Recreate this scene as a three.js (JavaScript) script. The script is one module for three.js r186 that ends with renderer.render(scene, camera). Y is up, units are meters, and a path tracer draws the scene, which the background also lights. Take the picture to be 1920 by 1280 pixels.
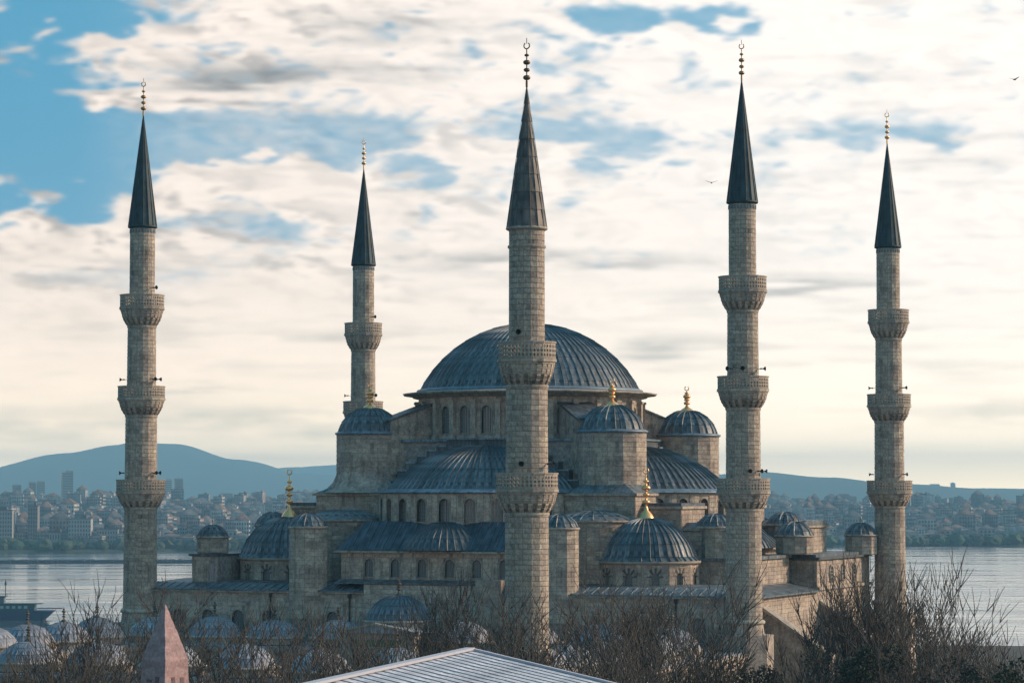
import * as THREE from 'three';
import { mergeGeometries } from 'three/addons/utils/BufferGeometryUtils.js';

/* ------------------------------------------------------------------ camera, sky, sun, exposure */
const scene = new THREE.Scene();
const EYE = new THREE.Vector3(126.8, 23, 311);            // a roof terrace across the square
const PHI = 0.3935, PITCH = 0.0532;
const FWD = new THREE.Vector3(-Math.sin(PHI), 0, -Math.cos(PHI));
const RGT = new THREE.Vector3(Math.cos(PHI), 0, -Math.sin(PHI));
const camera = new THREE.PerspectiveCamera(2 * Math.atan(640 / 5299) * 180 / Math.PI, 1024 / 682, 1, 40000);
camera.position.copy(EYE);
camera.lookAt(EYE.x + FWD.x, EYE.y + PITCH, EYE.z + FWD.z);
scene.add(camera);
const renderer = new THREE.WebGLRenderer({ antialias: true });
renderer.setSize(1024, 682);
renderer.toneMapping = THREE.LinearToneMapping;
renderer.toneMappingExposure = 1.16;
renderer.shadowMap.enabled = true;
const SEA = -32;

function rng(seed) { let s = seed >>> 0; return () => { s = (s + 0x6D2B79F5) >>> 0; let t = Math.imul(s ^ (s >>> 15), 1 | s); t = (t + Math.imul(t ^ (t >>> 7), 61 | t)) ^ t; return ((t ^ (t >>> 14)) >>> 0) / 4294967296; }; }
const sstep = (a, b, x) => { const t = Math.min(1, Math.max(0, (x - a) / (b - a))); return t * t * (3 - 2 * t); };
const lerp = (a, b, t) => a + (b - a) * t;
function hash2(x, y, s) { let h = Math.imul(x | 0, 374761393) ^ Math.imul(y | 0, 668265263) ^ Math.imul(s, 1442695041); h = Math.imul(h ^ (h >>> 13), 1274126177); return ((h ^ (h >>> 16)) >>> 0) / 4294967296; }
function vnoise(x, y, s, px = 0, py = 0) {                  // value noise, periodic when px, py are given
  let xi = Math.floor(x), yi = Math.floor(y); const fx = x - xi, fy = y - yi;
  let x1 = xi + 1, y1 = yi + 1;
  if (px) { xi = ((xi % px) + px) % px; x1 = ((x1 % px) + px) % px; yi = ((yi % py) + py) % py; y1 = ((y1 % py) + py) % py; }
  const u = fx * fx * (3 - 2 * fx), v = fy * fy * (3 - 2 * fy);
  return lerp(lerp(hash2(xi, yi, s), hash2(x1, yi, s), u), lerp(hash2(xi, y1, s), hash2(x1, y1, s), u), v);
}
function fbm(x, y, s, oct, p = 0, q = p) { let a = 0.5, t = 0, n = 0; for (let i = 0; i < oct; i++) { t += a * vnoise(x, y, s + i * 17, p, q); n += a; a *= 0.5; x *= 2; y *= 2; p *= 2; q *= 2; } return t / n; }

/* The sky: broken cloud over blue air. Directions in degrees: azimuth from the view's heading, elevation. */
const SUN_AZ = 78, SUN_EL = 24;
const holes = [   // gaps of blue between the clouds: azimuth, elevation, half widths, depth
  [-9.2, 9.55, 1.7, 0.42, 1.5], [-9.7, 7.2, 1.9, 1.05, 1.5], [-7.2, 7.0, 2.3, 0.62, 1.2], [-4.6, 7.15, 2.2, 0.5, 1.05], [-2.6, 6.95, 1.3, 0.5, 0.85],
  [1.1, 7.25, 1.3, 0.55, 0.8], [2.6, 6.95, 1.4, 0.4, 0.6], [2.0, 9.48, 0.85, 0.3, 1.3], [4.2, 9.58, 0.75, 0.22, 1.1], [0.35, 8.65, 0.35, 0.13, 0.9],
  [8.0, 7.25, 1.5, 0.3, 0.62], [6.2, 7.2, 0.8, 0.2, 0.45], [-8.9, 5.75, 1.7, 0.4, 0.55], [-5.3, 5.55, 2.2, 0.35, 0.42], [-8.2, 4.5, 2.6, 0.55, 0.34], [-13, 7.6, 2.5, 1.1, 1.2], [13.5, 8.2, 2.2, 0.5, 0.9],
];
const puffs = [   // clouds that stand in front of the gaps
  [-5.6, 6.55, 2.0, 0.24, 1.1], [-8.5, 5.1, 1.8, 0.55, 0.8], [-3.9, 6.1, 1.4, 0.3, 0.8], [-1.2, 6.9, 0.6, 0.35, 0.8], [-7.4, 7.85, 1.4, 0.22, 1.2], [3.2, 7.15, 0.5, 0.14, 0.6], [-0.1, 7.0, 0.7, 0.3, 0.7], [-6.6, 5.9, 0.9, 0.25, 0.7], [0.8, 6.75, 0.35, 0.14, 0.5],
];
const greys = [   // undersides and thick streaks
  [-5.0, 8.35, 2.0, 0.3, 0.75], [-6.2, 8.2, 1.3, 0.22, 0.5], [-3.2, 8.9, 1.4, 0.25, 0.4], [-2.2, 9.45, 2.6, 0.35, 0.38], [-0.8, 8.75, 0.7, 0.18, 0.4], [0.7, 4.72, 2.3, 0.17, 0.7], [6.3, 4.22, 1.1, 0.13, 0.8], [4.2, 3.05, 1.6, 0.2, 0.3],
  [9.5, 1.62, 1.5, 0.3, 0.62], [3.0, 2.85, 0.8, 0.3, 0.55], [4.8, 4.1, 2.0, 0.2, 0.25], [-9.0, 1.35, 4.2, 0.4, 0.42], [-4.6, 1.35, 3.2, 0.42, 0.46], [-6.6, 2.12, 0.9, 0.09, 0.5], [8.9, 7.0, 1.6, 0.4, 0.25], [6.8, 2.6, 3, 0.12, 0.3], [-9.6, 9.1, 1.0, 0.16, 0.4], [-8.8, 4.6, 2.2, 0.16, 0.3], [-3.4, 3.2, 2.4, 0.1, 0.25], [8.2, 3.3, 1.8, 0.1, 0.22], [-9, 8.8, 2.4, 0.16, 0.35],
];
const bump2 = (list, a, e) => { let t = 0; for (const [x, y, w, h, k] of list) { const q = ((a - x) / w) ** 2 + ((e - y) / h) ** 2; if (q < 9) t += k * Math.exp(-q); } return t; };
function skyAt(az, el, out) {
  const a = ((az + 540) % 360) - 180, e = Math.max(0, el);
  const near = (1 - sstep(28, 48, Math.abs(a))) * (1 - sstep(15, 25, e));
  // clouds lie on a sheet high above, so that they crowd together towards the horizon
  const k = 1 / (Math.sin((e + 5) * Math.PI / 180)), ar = a * Math.PI / 180;
  const px = Math.sin(ar) * k, py = -Math.cos(ar) * k;
  const f1 = fbm(px * 1.7 + 40, py * 1.7 + 40, 3, 5), f2 = fbm(px * 0.55 + 11, py * 0.55 + 7, 29, 4);
  const free = sstep(0.34, 0.46, f2 * 0.6 + f1 * 0.4) * sstep(2.5, 8, e);
  let placed = 0, greyP = 0, n1 = 0, n2 = 0, n3 = 0, n4 = 0, relief = 0;
  if (near > 0) {
    n2 = fbm(a * 0.75 + 120, e * 2.2 + 20, 77, 4) - 0.5;
    const ua = a + n2 * 0.8, ue = e + (fbm(a * 0.9 + 700, e * 2.4 + 40, 177, 3) - 0.5) * 0.35;
    n1 = fbm(ua * 1.15 + 300, ue * 2.9 + 60, 51, 6) - 0.5; n3 = fbm(a * 0.55 + 33, e * 5.5 + 90, 97, 5) - 0.5; n4 = fbm(ua * 3.6 + 500, ue * 8.5 + 260, 151, 4) - 0.5;
    relief = n1 + n4 * 0.35 - (fbm(ua * 1.15 + 300.32, ue * 2.9 + 60.42, 51, 6) - 0.5) - (fbm(ua * 3.6 + 500.5, ue * 8.5 + 260.6, 151, 3) - 0.5) * 0.35;
    const wa = a + n2 * 1.9, we = e + n1 * 0.75, hole = bump2(holes, wa, we) - bump2(puffs, wa, we) + 0.16 * sstep(10, 14, e);
    placed = hole + (n1 * 1.7 + n4 * 0.75) * sstep(3.2, 6.0, e) * (1 - 0.4 * sstep(2, 8, a));
    placed = sstep(0.08, 0.66, placed) * lerp(1, 0.66 + n4 * 0.5, sstep(-9.0, -5.5, a) * (1 - sstep(9.0, 9.4, e) * 0.7));   // thin veil over the gaps away from the deep blue
    greyP = bump2(greys, a + n2 * 1.6, e + n3 * 0.5) * (1.0 + 1.4 * n3 + 0.8 * n4) + n3 * 0.9 + n1 * 0.45 * sstep(3, 6, e);
  }
  const gap = lerp(free, placed, near);
  const grey = Math.max(0, lerp((f1 - 0.42) * 2.2 * sstep(0.3, 0.7, f2), greyP, near));
  // towards the sun the whole sky is whiter
  const sa = (a - SUN_AZ) * Math.PI / 180, ee = e * Math.PI / 180, se = SUN_EL * Math.PI / 180;
  const ang = Math.acos(Math.min(1, Math.sin(ee) * Math.sin(se) + Math.cos(ee) * Math.cos(se) * Math.cos(sa))) * 180 / Math.PI;
  const glow = Math.exp(-((ang / 60) ** 2)), side = sstep(110, 50, ang), white = sstep(86, 70, ang);
  const hz = Math.exp(-e / 1.5), low = Math.exp(-e / 1.25);      // brightest and warmest low down, where the air is lit through
  const air = [lerp(0.012, 0.40, side * 0.4), lerp(0.25, 0.55, side * 0.42), lerp(0.44, 0.64, side * 0.42)];
  const pale = Math.exp(-e / 3.6) * 0.6;
  for (let i = 0; i < 3; i++) air[i] = lerp(air[i], [0.62, 0.72, 0.74][i], pale);
  const lit = [0.91, 0.785 + 0.05 * white, 0.69 + 0.08 * white], dull = [0.30, 0.31, 0.315];
  const g = Math.min(1, grey * 1.2) * (1 - 0.35 * white) * (1 - 0.6 * low), soft = 0.97 + (n1 * 0.12 + n3 * 0.16) * (1 - 0.6 * white) + 0.09 * white;
  const shade = 1 + Math.max(-0.5, Math.min(0.1, relief * 2.7)) * sstep(2.6, 5.5, e) * (1 - 0.8 * white) * near * (0.3 + 0.7 * sstep(-0.12, 0.12, n2 + n3 * 0.5));
  for (let i = 0; i < 3; i++) {
    let c = lerp(lit[i] * soft, dull[i], g) * lerp(1, shade, [1, 0.94, 0.86][i]);
    c = lerp(c, [1.05, 0.90, 0.63][i], hz * 0.7) * (1 + low * [2.7, 2.1, 1.35][i]);
    c = lerp(c, air[i], gap);
    out[i] = c * (1 + 0.4 * glow) * (1 - 0.14 * sstep(20, 80, e));
  }
}
{
  const W = 4096, H = 4096, data = new Float32Array(W * H * 4), c = [0, 0, 0];
  const head = Math.atan2(FWD.z, FWD.x);                     // three.js equirectangular: u = atan2(z, x) / 2pi + 0.5
  const put = (i, j) => { const o = (j * W + i) * 4; data[o] = c[0]; data[o + 1] = c[1]; data[o + 2] = c[2]; data[o + 3] = 1; };
  const dir = (i, j) => [((i + 0.5) / W * 360 - 180) - head * 180 / Math.PI, (j + 0.5) / H * 180 - 90];
  const S = 8;
  for (let j = 0; j < H; j += S) for (let i = 0; i < W; i += S) {
    const [az, el] = dir(i + S / 2 - 0.5, j + S / 2 - 0.5), a = ((az + 540) % 360) - 180;
    if (el > -1.5 && el < 12 && Math.abs(a) < 16) { for (let q = 0; q < S; q++) for (let p = 0; p < S; p++) { const [x, y] = dir(i + p, j + q); skyAt(x, y, c); put(i + p, j + q); } continue; }
    if (el < 0) { c[0] = 0.26; c[1] = 0.27; c[2] = 0.27; } else skyAt(az, el, c);
    for (let q = 0; q < S; q++) for (let p = 0; p < S; p++) put(i + p, j + q);
  }
  const t = new THREE.DataTexture(data, W, H, THREE.RGBAFormat, THREE.FloatType);
  t.mapping = THREE.EquirectangularReflectionMapping; t.magFilter = t.minFilter = THREE.LinearFilter; t.needsUpdate = true;
  scene.background = t; scene.environment = t;
}
const sun = new THREE.DirectionalLight(new THREE.Color(1.0, 0.74, 0.52), 3.6);
{
  const a = SUN_AZ * Math.PI / 180, e = SUN_EL * Math.PI / 180;
  const d = FWD.clone().multiplyScalar(Math.cos(a)).addScaledVector(RGT, Math.sin(a)).multiplyScalar(Math.cos(e)); d.y = Math.sin(e);
  sun.position.copy(d.multiplyScalar(400)); sun.target.position.set(0, 0, 0);
  sun.castShadow = true; sun.shadow.radius = 12; sun.shadow.mapSize.set(4096, 4096);
  const s = sun.shadow.camera; s.left = s.bottom = -220; s.right = s.top = 220; s.near = 1; s.far = 1200;
  scene.add(sun, sun.target);
}

/* ------------------------------------------------------------------ textures and materials */
function tex(n, fn, srgb = true) {
  const d = new Uint8Array(n * n * 4);
  for (let j = 0; j < n; j++) for (let i = 0; i < n; i++) { const c = fn(i / n, j / n), o = (j * n + i) * 4; for (let k = 0; k < 3; k++) d[o + k] = Math.max(0, Math.min(255, c[k] * 255)); d[o + 3] = 255; }
  const t = new THREE.DataTexture(d, n, n); t.wrapS = t.wrapT = THREE.RepeatWrapping; t.magFilter = THREE.LinearFilter; t.minFilter = THREE.LinearMipmapLinearFilter; t.generateMipmaps = true;
  if (srgb) t.colorSpace = THREE.SRGBColorSpace; t.needsUpdate = true; return t;
}
const stoneTex = tex(512, (x, y) => {                         // limestone: blotches, rain streaks with ragged edges, pits
  const b = fbm(x * 6, y * 6, 5, 5, 6), f = fbm(x * 40, y * 40, 15, 3, 40), s = fbm(x * 24, y * 3, 25, 4, 24, 3), m = sstep(0.56, 0.7, fbm(x * 5 + 3, y * 4, 35, 5, 5, 4));
  const v = 0.80 + (b - 0.5) * 0.34 + (f - 0.5) * 0.30 - sstep(0.56, 0.8, s) * 0.14 - m * 0.1;
  return [v, v * (0.985 + (b - 0.5) * 0.05), v * (0.955 + (f - 0.5) * 0.06)];
});
stoneTex.repeat.set(1 / 6, 1 / 6);
const leadTex = tex(512, (x, y) => {
  const b = fbm(x * 8, y * 8, 45, 5, 8), s = fbm(x * 36, y * 4, 55, 4, 36, 4), f = fbm(x * 60, y * 60, 65, 2, 60);
  const v = 0.78 + (b - 0.5) * 0.5 + (s - 0.5) * 0.42 + (f - 0.5) * 0.15;
  return [v * (0.97 + (b - 0.5) * 0.12), v, v * 1.02];
});
leadTex.repeat.set(1 / 5, 1 / 5);
const grainTex = tex(256, (x, y) => { const b = fbm(x * 10, y * 10, 75, 5, 10), f = fbm(x * 50, y * 50, 85, 2, 50); const v = 0.78 + (b - 0.5) * 0.45 + (f - 0.5) * 0.3; return [v, v, v]; });
grainTex.repeat.set(1 / 3, 1 / 3);
const std = (rgb, o = {}) => { const m = new THREE.MeshStandardMaterial({ roughness: 0.9, metalness: 0, ...o }); m.color.setRGB(...rgb); return m; };
const STONE = [0.64, 0.538, 0.465];
const tintOf = [[1, 1, 1], [1.05, 1.04, 1.025], [0.93, 0.93, 0.94], [1.02, 0.975, 0.935], [0.965, 0.975, 0.995], [0.83, 0.82, 0.815], [1.1, 1.08, 1.05]];
const stoneTints = tintOf.map((t) => std(STONE.map((c, i) => c * t[i]), { map: stoneTex }));
const stone = stoneTints[0];
const stoneV = std([1, 1, 1], { map: stoneTex, vertexColors: true });
const mortar = std([0.44, 0.38, 0.33], { map: grainTex });
const trim = std([0.60, 0.52, 0.455], { map: stoneTex });
const trimDark = std([0.57, 0.49, 0.425], { map: stoneTex });
const leadTints = [[0.185, 0.203, 0.215], [0.14, 0.156, 0.168], [0.24, 0.256, 0.263], [0.16, 0.173, 0.18], [0.20, 0.222, 0.24]].map((c) => std(c, { map: leadTex, roughness: 0.55, metalness: 0.25 }));
const leadDeep = std([0.085, 0.11, 0.138], { map: leadTex, roughness: 0.6, metalness: 0.2 });
const leadEdge = std([0.30, 0.36, 0.41], { map: leadTex, roughness: 0.5, metalness: 0.25 });
const coneLead = std([0.022, 0.06, 0.072], { map: leadTex, roughness: 0.62, metalness: 0.1 });
const coneBrown = [[0.19, 0.155, 0.135], [0.15, 0.127, 0.112], [0.22, 0.18, 0.152]].map((c) => std(c, { map: leadTex, roughness: 0.6, metalness: 0.15 }));
const gold = std([0.95, 0.52, 0.22], { roughness: 0.36, metalness: 0.75 });
const bronze = std([0.42, 0.25, 0.11], { roughness: 0.42, metalness: 0.75 });
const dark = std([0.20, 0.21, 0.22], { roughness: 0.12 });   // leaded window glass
const lattice = std([0.24, 0.23, 0.215]);
const blackMetal = std([0.02, 0.022, 0.026], { roughness: 0.5, metalness: 0.4 });
const vouPale = std([0.46, 0.43, 0.385], { map: grainTex }), vouDark = std([0.19, 0.15, 0.135], { map: grainTex });

/* ------------------------------------------------------------------ geometry helpers */
const V3 = (x, y, z) => new THREE.Vector3(x, y, z), M4 = () => new THREE.Matrix4();
function plain(g) {                                         // non-indexed, position + normal + uv only
  if (g.index) g = g.toNonIndexed();
  for (const k of Object.keys(g.attributes)) if (!['position', 'normal', 'uv', 'color'].includes(k)) g.deleteAttribute(k);
  if (!g.attributes.normal) g.computeVertexNormals();
  if (!g.attributes.uv) g.setAttribute('uv', new THREE.BufferAttribute(new Float32Array(g.attributes.position.count * 2), 2));
  g.clearGroups();
  return g;
}
function metres(g) {                                        // uv in metres, by the axis that each face looks along
  g = plain(g); const p = g.attributes.position, n = g.attributes.normal, uv = g.attributes.uv;
  for (let i = 0; i < p.count; i++) {
    const ax = Math.abs(n.getX(i)), ay = Math.abs(n.getY(i)), az = Math.abs(n.getZ(i));
    if (ay > 0.75) uv.setXY(i, p.getX(i), p.getZ(i)); else if (ax > az) uv.setXY(i, p.getZ(i), p.getY(i)); else uv.setXY(i, p.getX(i), p.getY(i));
  }
  return g;
}
const mg = (list) => { const l = list.map(plain); return l.length === 1 ? l[0] : mergeGeometries(l); };
function box(w, h, d, x = 0, y = 0, z = 0, ry = 0) { const g = new THREE.BoxGeometry(w, h, d); if (ry) g.rotateY(ry); g.translate(x, y, z); return metres(g); }
const span = (x0, x1, y0, y1, z0, z1) => box(x1 - x0, y1 - y0, z1 - z0, (x0 + x1) / 2, (y0 + y1) / 2, (z0 + z1) / 2);
function lathe(pts, seg, a0 = 0, a1 = Math.PI * 2, flat = false) {
  let g = new THREE.LatheGeometry(pts.map(([r, y]) => new THREE.Vector2(Math.max(r, 0.0001), y)), seg, a0, a1);
  if (flat) { g = g.toNonIndexed(); g.computeVertexNormals(); }
  return metres(g);
}
function drum(n, rIn, y0, y1, rTop = rIn) {                   // closed n-gon prism, one flat face towards +z; rIn: middle of a face
  const k = 1 / Math.cos(Math.PI / n);
  const g = new THREE.CylinderGeometry(rTop * k, rIn * k, y1 - y0, n, 1).toNonIndexed(); g.rotateY(Math.PI / n); g.translate(0, (y0 + y1) / 2, 0); g.computeVertexNormals(); return metres(g);
}
function quadPrism(profile, x0, x1) {                        // profile: [z, y] polygon, swept along x
  const s = new THREE.Shape(profile.map(([z, y]) => new THREE.Vector2(z, y)));
  const g = new THREE.ExtrudeGeometry(s, { depth: x1 - x0, bevelEnabled: false }); g.rotateY(-Math.PI / 2); g.scale(-1, 1, 1); g.translate(x0, 0, 0);
  // rotateY(-90) sends (z, y, depth) to (-depth, y, z); the mirror makes x grow and turns the faces, so turn them back
  let q = plain(g); const a = q.attributes.position.array; for (let i = 0; i < a.length; i += 9) for (let k = 0; k < 3; k++) { const t = a[i + 3 + k]; a[i + 3 + k] = a[i + 6 + k]; a[i + 6 + k] = t; }
  q.computeVertexNormals(); return metres(q);
}
function archShape(w, h, pointed = 0.12) {                    // a pointed round-headed opening standing on y = 0
  const s = new THREE.Shape(), r = w / 2, y = h - r * (1 + pointed);
  s.moveTo(-r, 0); s.lineTo(r, 0); s.lineTo(r, y);
  for (let i = 1; i <= 12; i++) { const t = i / 12 * Math.PI; s.lineTo(Math.cos(t) * r, y + Math.sin(t) * r * (1 + pointed)); }
  s.lineTo(-r, 0); return s;
}
function put(parent, name, geo, mat, pos, ry = 0) {
  const m = new THREE.Mesh(geo, mat); m.name = name; m.castShadow = m.receiveShadow = true;
  if (pos) m.position.set(...pos); if (ry) m.rotation.y = ry; parent.add(m); return m;
}
const names = {};
function numbered(n) { names[n] = (names[n] ?? -1) + 1; return names[n] ? n + '_' + String(names[n]).padStart(3, '0') : n; }
function tag(o, label, category, group, kind) { Object.assign(o.userData, label ? { label } : {}, category ? { category } : {}, group ? { group } : {}, kind ? { kind } : {}); return o; }
function thing(name, label, category, [x, y, z] = [0, 0, 0], ry = 0, group) { const g = new THREE.Group(); g.name = numbered(name); g.position.set(x, y, z); g.rotation.y = ry; scene.add(g); return tag(g, label, category, group); }
function grp(parent, name, pos, ry = 0) { const g = new THREE.Group(); g.name = name; if (pos) g.position.set(...pos); g.rotation.y = ry; parent.add(g); return g; }
function structure(name, geo, mat) { const m = put(scene, numbered(name), geo, mat); m.userData.kind = 'structure'; return m; }

/* Masonry: every block is a box a few centimetres proud of its mortar core. Those that show largest become meshes of their own, the others one mesh for each part. */
const blockGeos = [0, 1, 2, 3].map((k) => { const g = new THREE.BoxGeometry(1, 1, 1), uv = g.attributes.uv; for (let i = 0; i < uv.count; i++) uv.setXY(i, uv.getX(i) * 1.0 + k * 1.7, uv.getY(i) * 0.5 + k * 2.3); return g; });
const toneOf = { front_wall: 1.13, portal_wall: 1.16, apse_wall: 1.12, half_dome_drum: 1.1, drum: 1.05, pier_shoulder: 0.93, pier_step: 0.9, exedra: 0.91, buttress_wing: 0.93, corner_dome: 1.08 }, toned = {};   // blocks of some parts are toned paler, those of others darker
const blockMat = (name, t) => { const k = toneOf[name] ?? 1; if (k === 1) return stoneTints[t]; return (toned[name + t] ??= std(STONE.map((c, i) => c * tintOf[t][i] * k), { map: stoneTex })); };
class Masonry {
  constructor(root, single = 300, seed = 1) { this.root = root; this.single = single; this.list = []; this.r = rng(seed); }
  block(part, mat4, w, h, d) { this.list.push({ part, m: mat4.clone().multiply(M4().makeScale(w, h, d)), w, h, t: Math.floor(this.r() ** 1.25 * tintOf.length), k: Math.floor(this.r() * 4) }); }
  wall(part, mat4, x0, x1, y0, y1, openings = [], course = 0.5, len = 1.05) {     // a wall face in the plane z = 0 of mat4, looking along +z
    const rows = Math.max(1, Math.round((y1 - y0) / course)), ch = (y1 - y0) / rows, r = this.r;
    for (let j = 0; j < rows; j++) {
      let x = x0 - (j % 2) * len * 0.5 * r(); const ya = y0 + j * ch, yb = ya + ch;
      while (x < x1 - 0.02) {
        let e = x + len * (0.75 + r() * 0.6); if (x1 - e < 0.3) e = x1;
        let pieces = [[Math.max(x, x0), e]];
        for (const [ox0, ox1, oy0, oy1] of openings) if (yb > oy0 + 0.02 && ya < oy1 - 0.02) pieces = pieces.flatMap(([a, b]) => (b <= ox0 || a >= ox1 ? [[a, b]] : [[a, ox0], [ox1, b]].filter(([p, q]) => q - p > 0.12)));
        for (const [a, b] of pieces) if (b - a > 0.08) this.block(part, mat4.clone().multiply(M4().makeTranslation((a + b) / 2, (ya + yb) / 2, 0.012 + r() * 0.014)), b - a - 0.024, ch - 0.042, 0.09);
        x = e;
      }
    }
  }
  ngon(part, mat4, n, r0, r1, y0, y1, keep = () => true, course = 0.5, split = 1) {   // the faces of an n-gon shaft; r0 and r1 are face distances at the foot and the top
    const rows = Math.max(1, Math.round((y1 - y0) / course)), ch = (y1 - y0) / rows;
    for (let j = 0; j < rows; j++) {
      const y = y0 + (j + 0.5) * ch, R = lerp(r0, r1, (j + 0.5) / rows), w = 2 * R * Math.tan(Math.PI / n), c = split + (j % 2);
      for (let i = 0; i < n; i++) {
        const a = i / n * 2 * Math.PI; if (!keep(a)) continue;
        const f = mat4.clone().multiply(M4().makeRotationY(a));
        for (let q = 0; q < c; q++) this.block(part, f.clone().multiply(M4().makeTranslation(-w / 2 + (q + 0.5) * w / c, y, R + this.r() * 0.012 - 0.03)), w / c - 0.016, ch - 0.042, 0.1);
      }
    }
  }
  done() {
    this.root.updateMatrixWorld(true);
    const p = V3(), nrm = V3(), to = V3();
    for (const b of this.list) { const e = b.m.clone().premultiply(b.part.matrixWorld); p.setFromMatrixPosition(e); nrm.setFromMatrixColumn(e, 2).normalize(); to.copy(EYE).sub(p); const d = to.length(); b.s = b.w * b.h * Math.max(0, nrm.dot(to) / d) / (d * d) * (b.bias ?? 1); }
    this.list.sort((a, b) => b.s - a.s);
    const rest = new Map();
    this.list.forEach((b, i) => {
      if (i < this.single && b.s > 0) { const m = put(b.part, 'stone_block', blockGeos[b.k], blockMat(b.part.name, b.t)); m.applyMatrix4(b.m); return; }
      if (!rest.has(b.part)) rest.set(b.part, []); rest.get(b.part).push(b);
    });
    const src = plain(blockGeos[0].clone()), sp = src.attributes.position, sn = src.attributes.normal, su = src.attributes.uv, v = V3(), nm = new THREE.Matrix3();
    for (const [part, bs] of rest) {
      const tone = toneOf[part.name] ?? 1;
      const keepFaces = []; for (let i = 0; i < sp.count; i += 3) if (sn.getZ(i) > -0.5) keepFaces.push(i, i + 1, i + 2);   // no back faces
      const n = bs.length * keepFaces.length, P = new Float32Array(n * 3), N = new Float32Array(n * 3), U = new Float32Array(n * 2), C = new Float32Array(n * 3); let o = 0;
      for (const b of bs) {
        nm.getNormalMatrix(b.m); const t = tintOf[b.t], j = 0.94 + this.r() * 0.12;
        for (const i of keepFaces) {
          v.fromBufferAttribute(sp, i).applyMatrix4(b.m).toArray(P, o * 3); v.fromBufferAttribute(sn, i).applyMatrix3(nm).normalize().toArray(N, o * 3);
          const flat = Math.abs(N[o * 3]) > Math.abs(N[o * 3 + 2]); U[o * 2] = flat ? P[o * 3 + 2] : P[o * 3]; U[o * 2 + 1] = P[o * 3 + 1]; for (let k = 0; k < 3; k++) C[o * 3 + k] = STONE[k] * t[k] * j * tone; o++;
        }
      }
      const g = new THREE.BufferGeometry(); g.setAttribute('position', new THREE.BufferAttribute(P, 3)); g.setAttribute('normal', new THREE.BufferAttribute(N, 3)); g.setAttribute('uv', new THREE.BufferAttribute(U, 2)); g.setAttribute('color', new THREE.BufferAttribute(C, 3));
      put(part, 'stone_blocks', g, stoneV).userData.kind = 'stuff';
    }
  }
}

/* Lead domes: one mesh for each gore of sheet with its standing seam. */
function capProfile(r, rise, steps, foot = 0) {               // points from the eave to the crown of a spherical cap
  const R = (r * r + rise * rise) / (2 * rise), a0 = Math.asin(Math.min(1, r / R)), big = rise > r ? Math.PI - a0 : a0, pts = [];
  for (let i = 0; i <= steps; i++) { const a = big * (1 - i / steps); pts.push([R * Math.sin(a), foot + rise - R * (1 - Math.cos(a))]); }
  return pts;
}
function lapped(prof, every = 2, lip = 0.045) {              // each sheet overlaps the one below it
  return prof.flatMap(([r, y], i) => (i && i < prof.length - 2 && i % every === 0 ? [[r, y], [r + lip * 0.8, y + lip * 0.5]] : [[r, y]]));
}
function goreGeo(prof0, half, seam = 0.07, high = 0.09) {
  const prof = prof0.length > 6 ? lapped(prof0) : prof0;      // a strip round +z with a raised seam along its middle
  const pos = [], uv = []; let run = 0;
  const tri = (a, b, c) => pos.push(...a, ...b, ...c);
  for (let i = 0; i + 1 < prof.length; i++) {
    const [r0, y0] = prof[i], [r1, y1] = prof[i + 1], L = Math.hypot(r1 - r0, y1 - y0), ny = -(r1 - r0) / L, nr = (y1 - y0) / L;
    const at = (r, y, ang, up = 0) => { const q = r + nr * up; return [q * Math.sin(ang), y + ny * up, q * Math.cos(ang)]; };
    const sa = (r) => Math.min(half * 0.5, seam / Math.max(r, 0.05)), h0 = Math.min(high, r0 * half * 0.9), h1 = Math.min(high, r1 * half * 0.9);
    const rows = [[(r) => -half, 0], [(r) => -sa(r), 0], [() => 0, 1], [(r) => sa(r), 0], [() => half, 0]];
    for (let k = 0; k < 4; k++) {
      const [fa, ua] = rows[k], [fb, ub] = rows[k + 1];
      const A = at(r0, y0, fa(r0), ua * h0), B = at(r0, y0, fb(r0), ub * h0), C = at(r1, y1, fb(r1), ub * h1), D = at(r1, y1, fa(r1), ua * h1);
      tri(A, B, C); uv.push(k * 0.3, run, k * 0.3 + 0.3, run, k * 0.3 + 0.3, run + L); if (r1 > 0.02) { tri(A, C, D); uv.push(k * 0.3, run, k * 0.3 + 0.3, run + L, k * 0.3, run + L); }
    }
    run += L;
  }
  const g = new THREE.BufferGeometry(); g.setAttribute('position', new THREE.Float32BufferAttribute(pos, 3)); g.setAttribute('uv', new THREE.Float32BufferAttribute(uv, 2)); g.computeVertexNormals(); return g;
}
const domeRand = rng(77);
function gores(part, prof, n, from = 0, to = Math.PI * 2, seam, high, name = 'lead_gore') {
  const step = (to - from) / n, geo = goreGeo(prof, step / 2, seam, high);
  for (let i = 0; i < n; i++) put(part, name, geo, leadTints[Math.floor(domeRand() * leadTints.length)], null, from + (i + 0.5 + (domeRand() - 0.5) * 0.14) * step);
}
function goresMerged(prof, n, seam, high) { const g = goreGeo(prof, Math.PI / n, seam, high), l = []; for (let i = 0; i < n; i++) { const c = g.clone(); c.rotateY(i / n * 2 * Math.PI); l.push(c); } return mg(l); }
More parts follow.
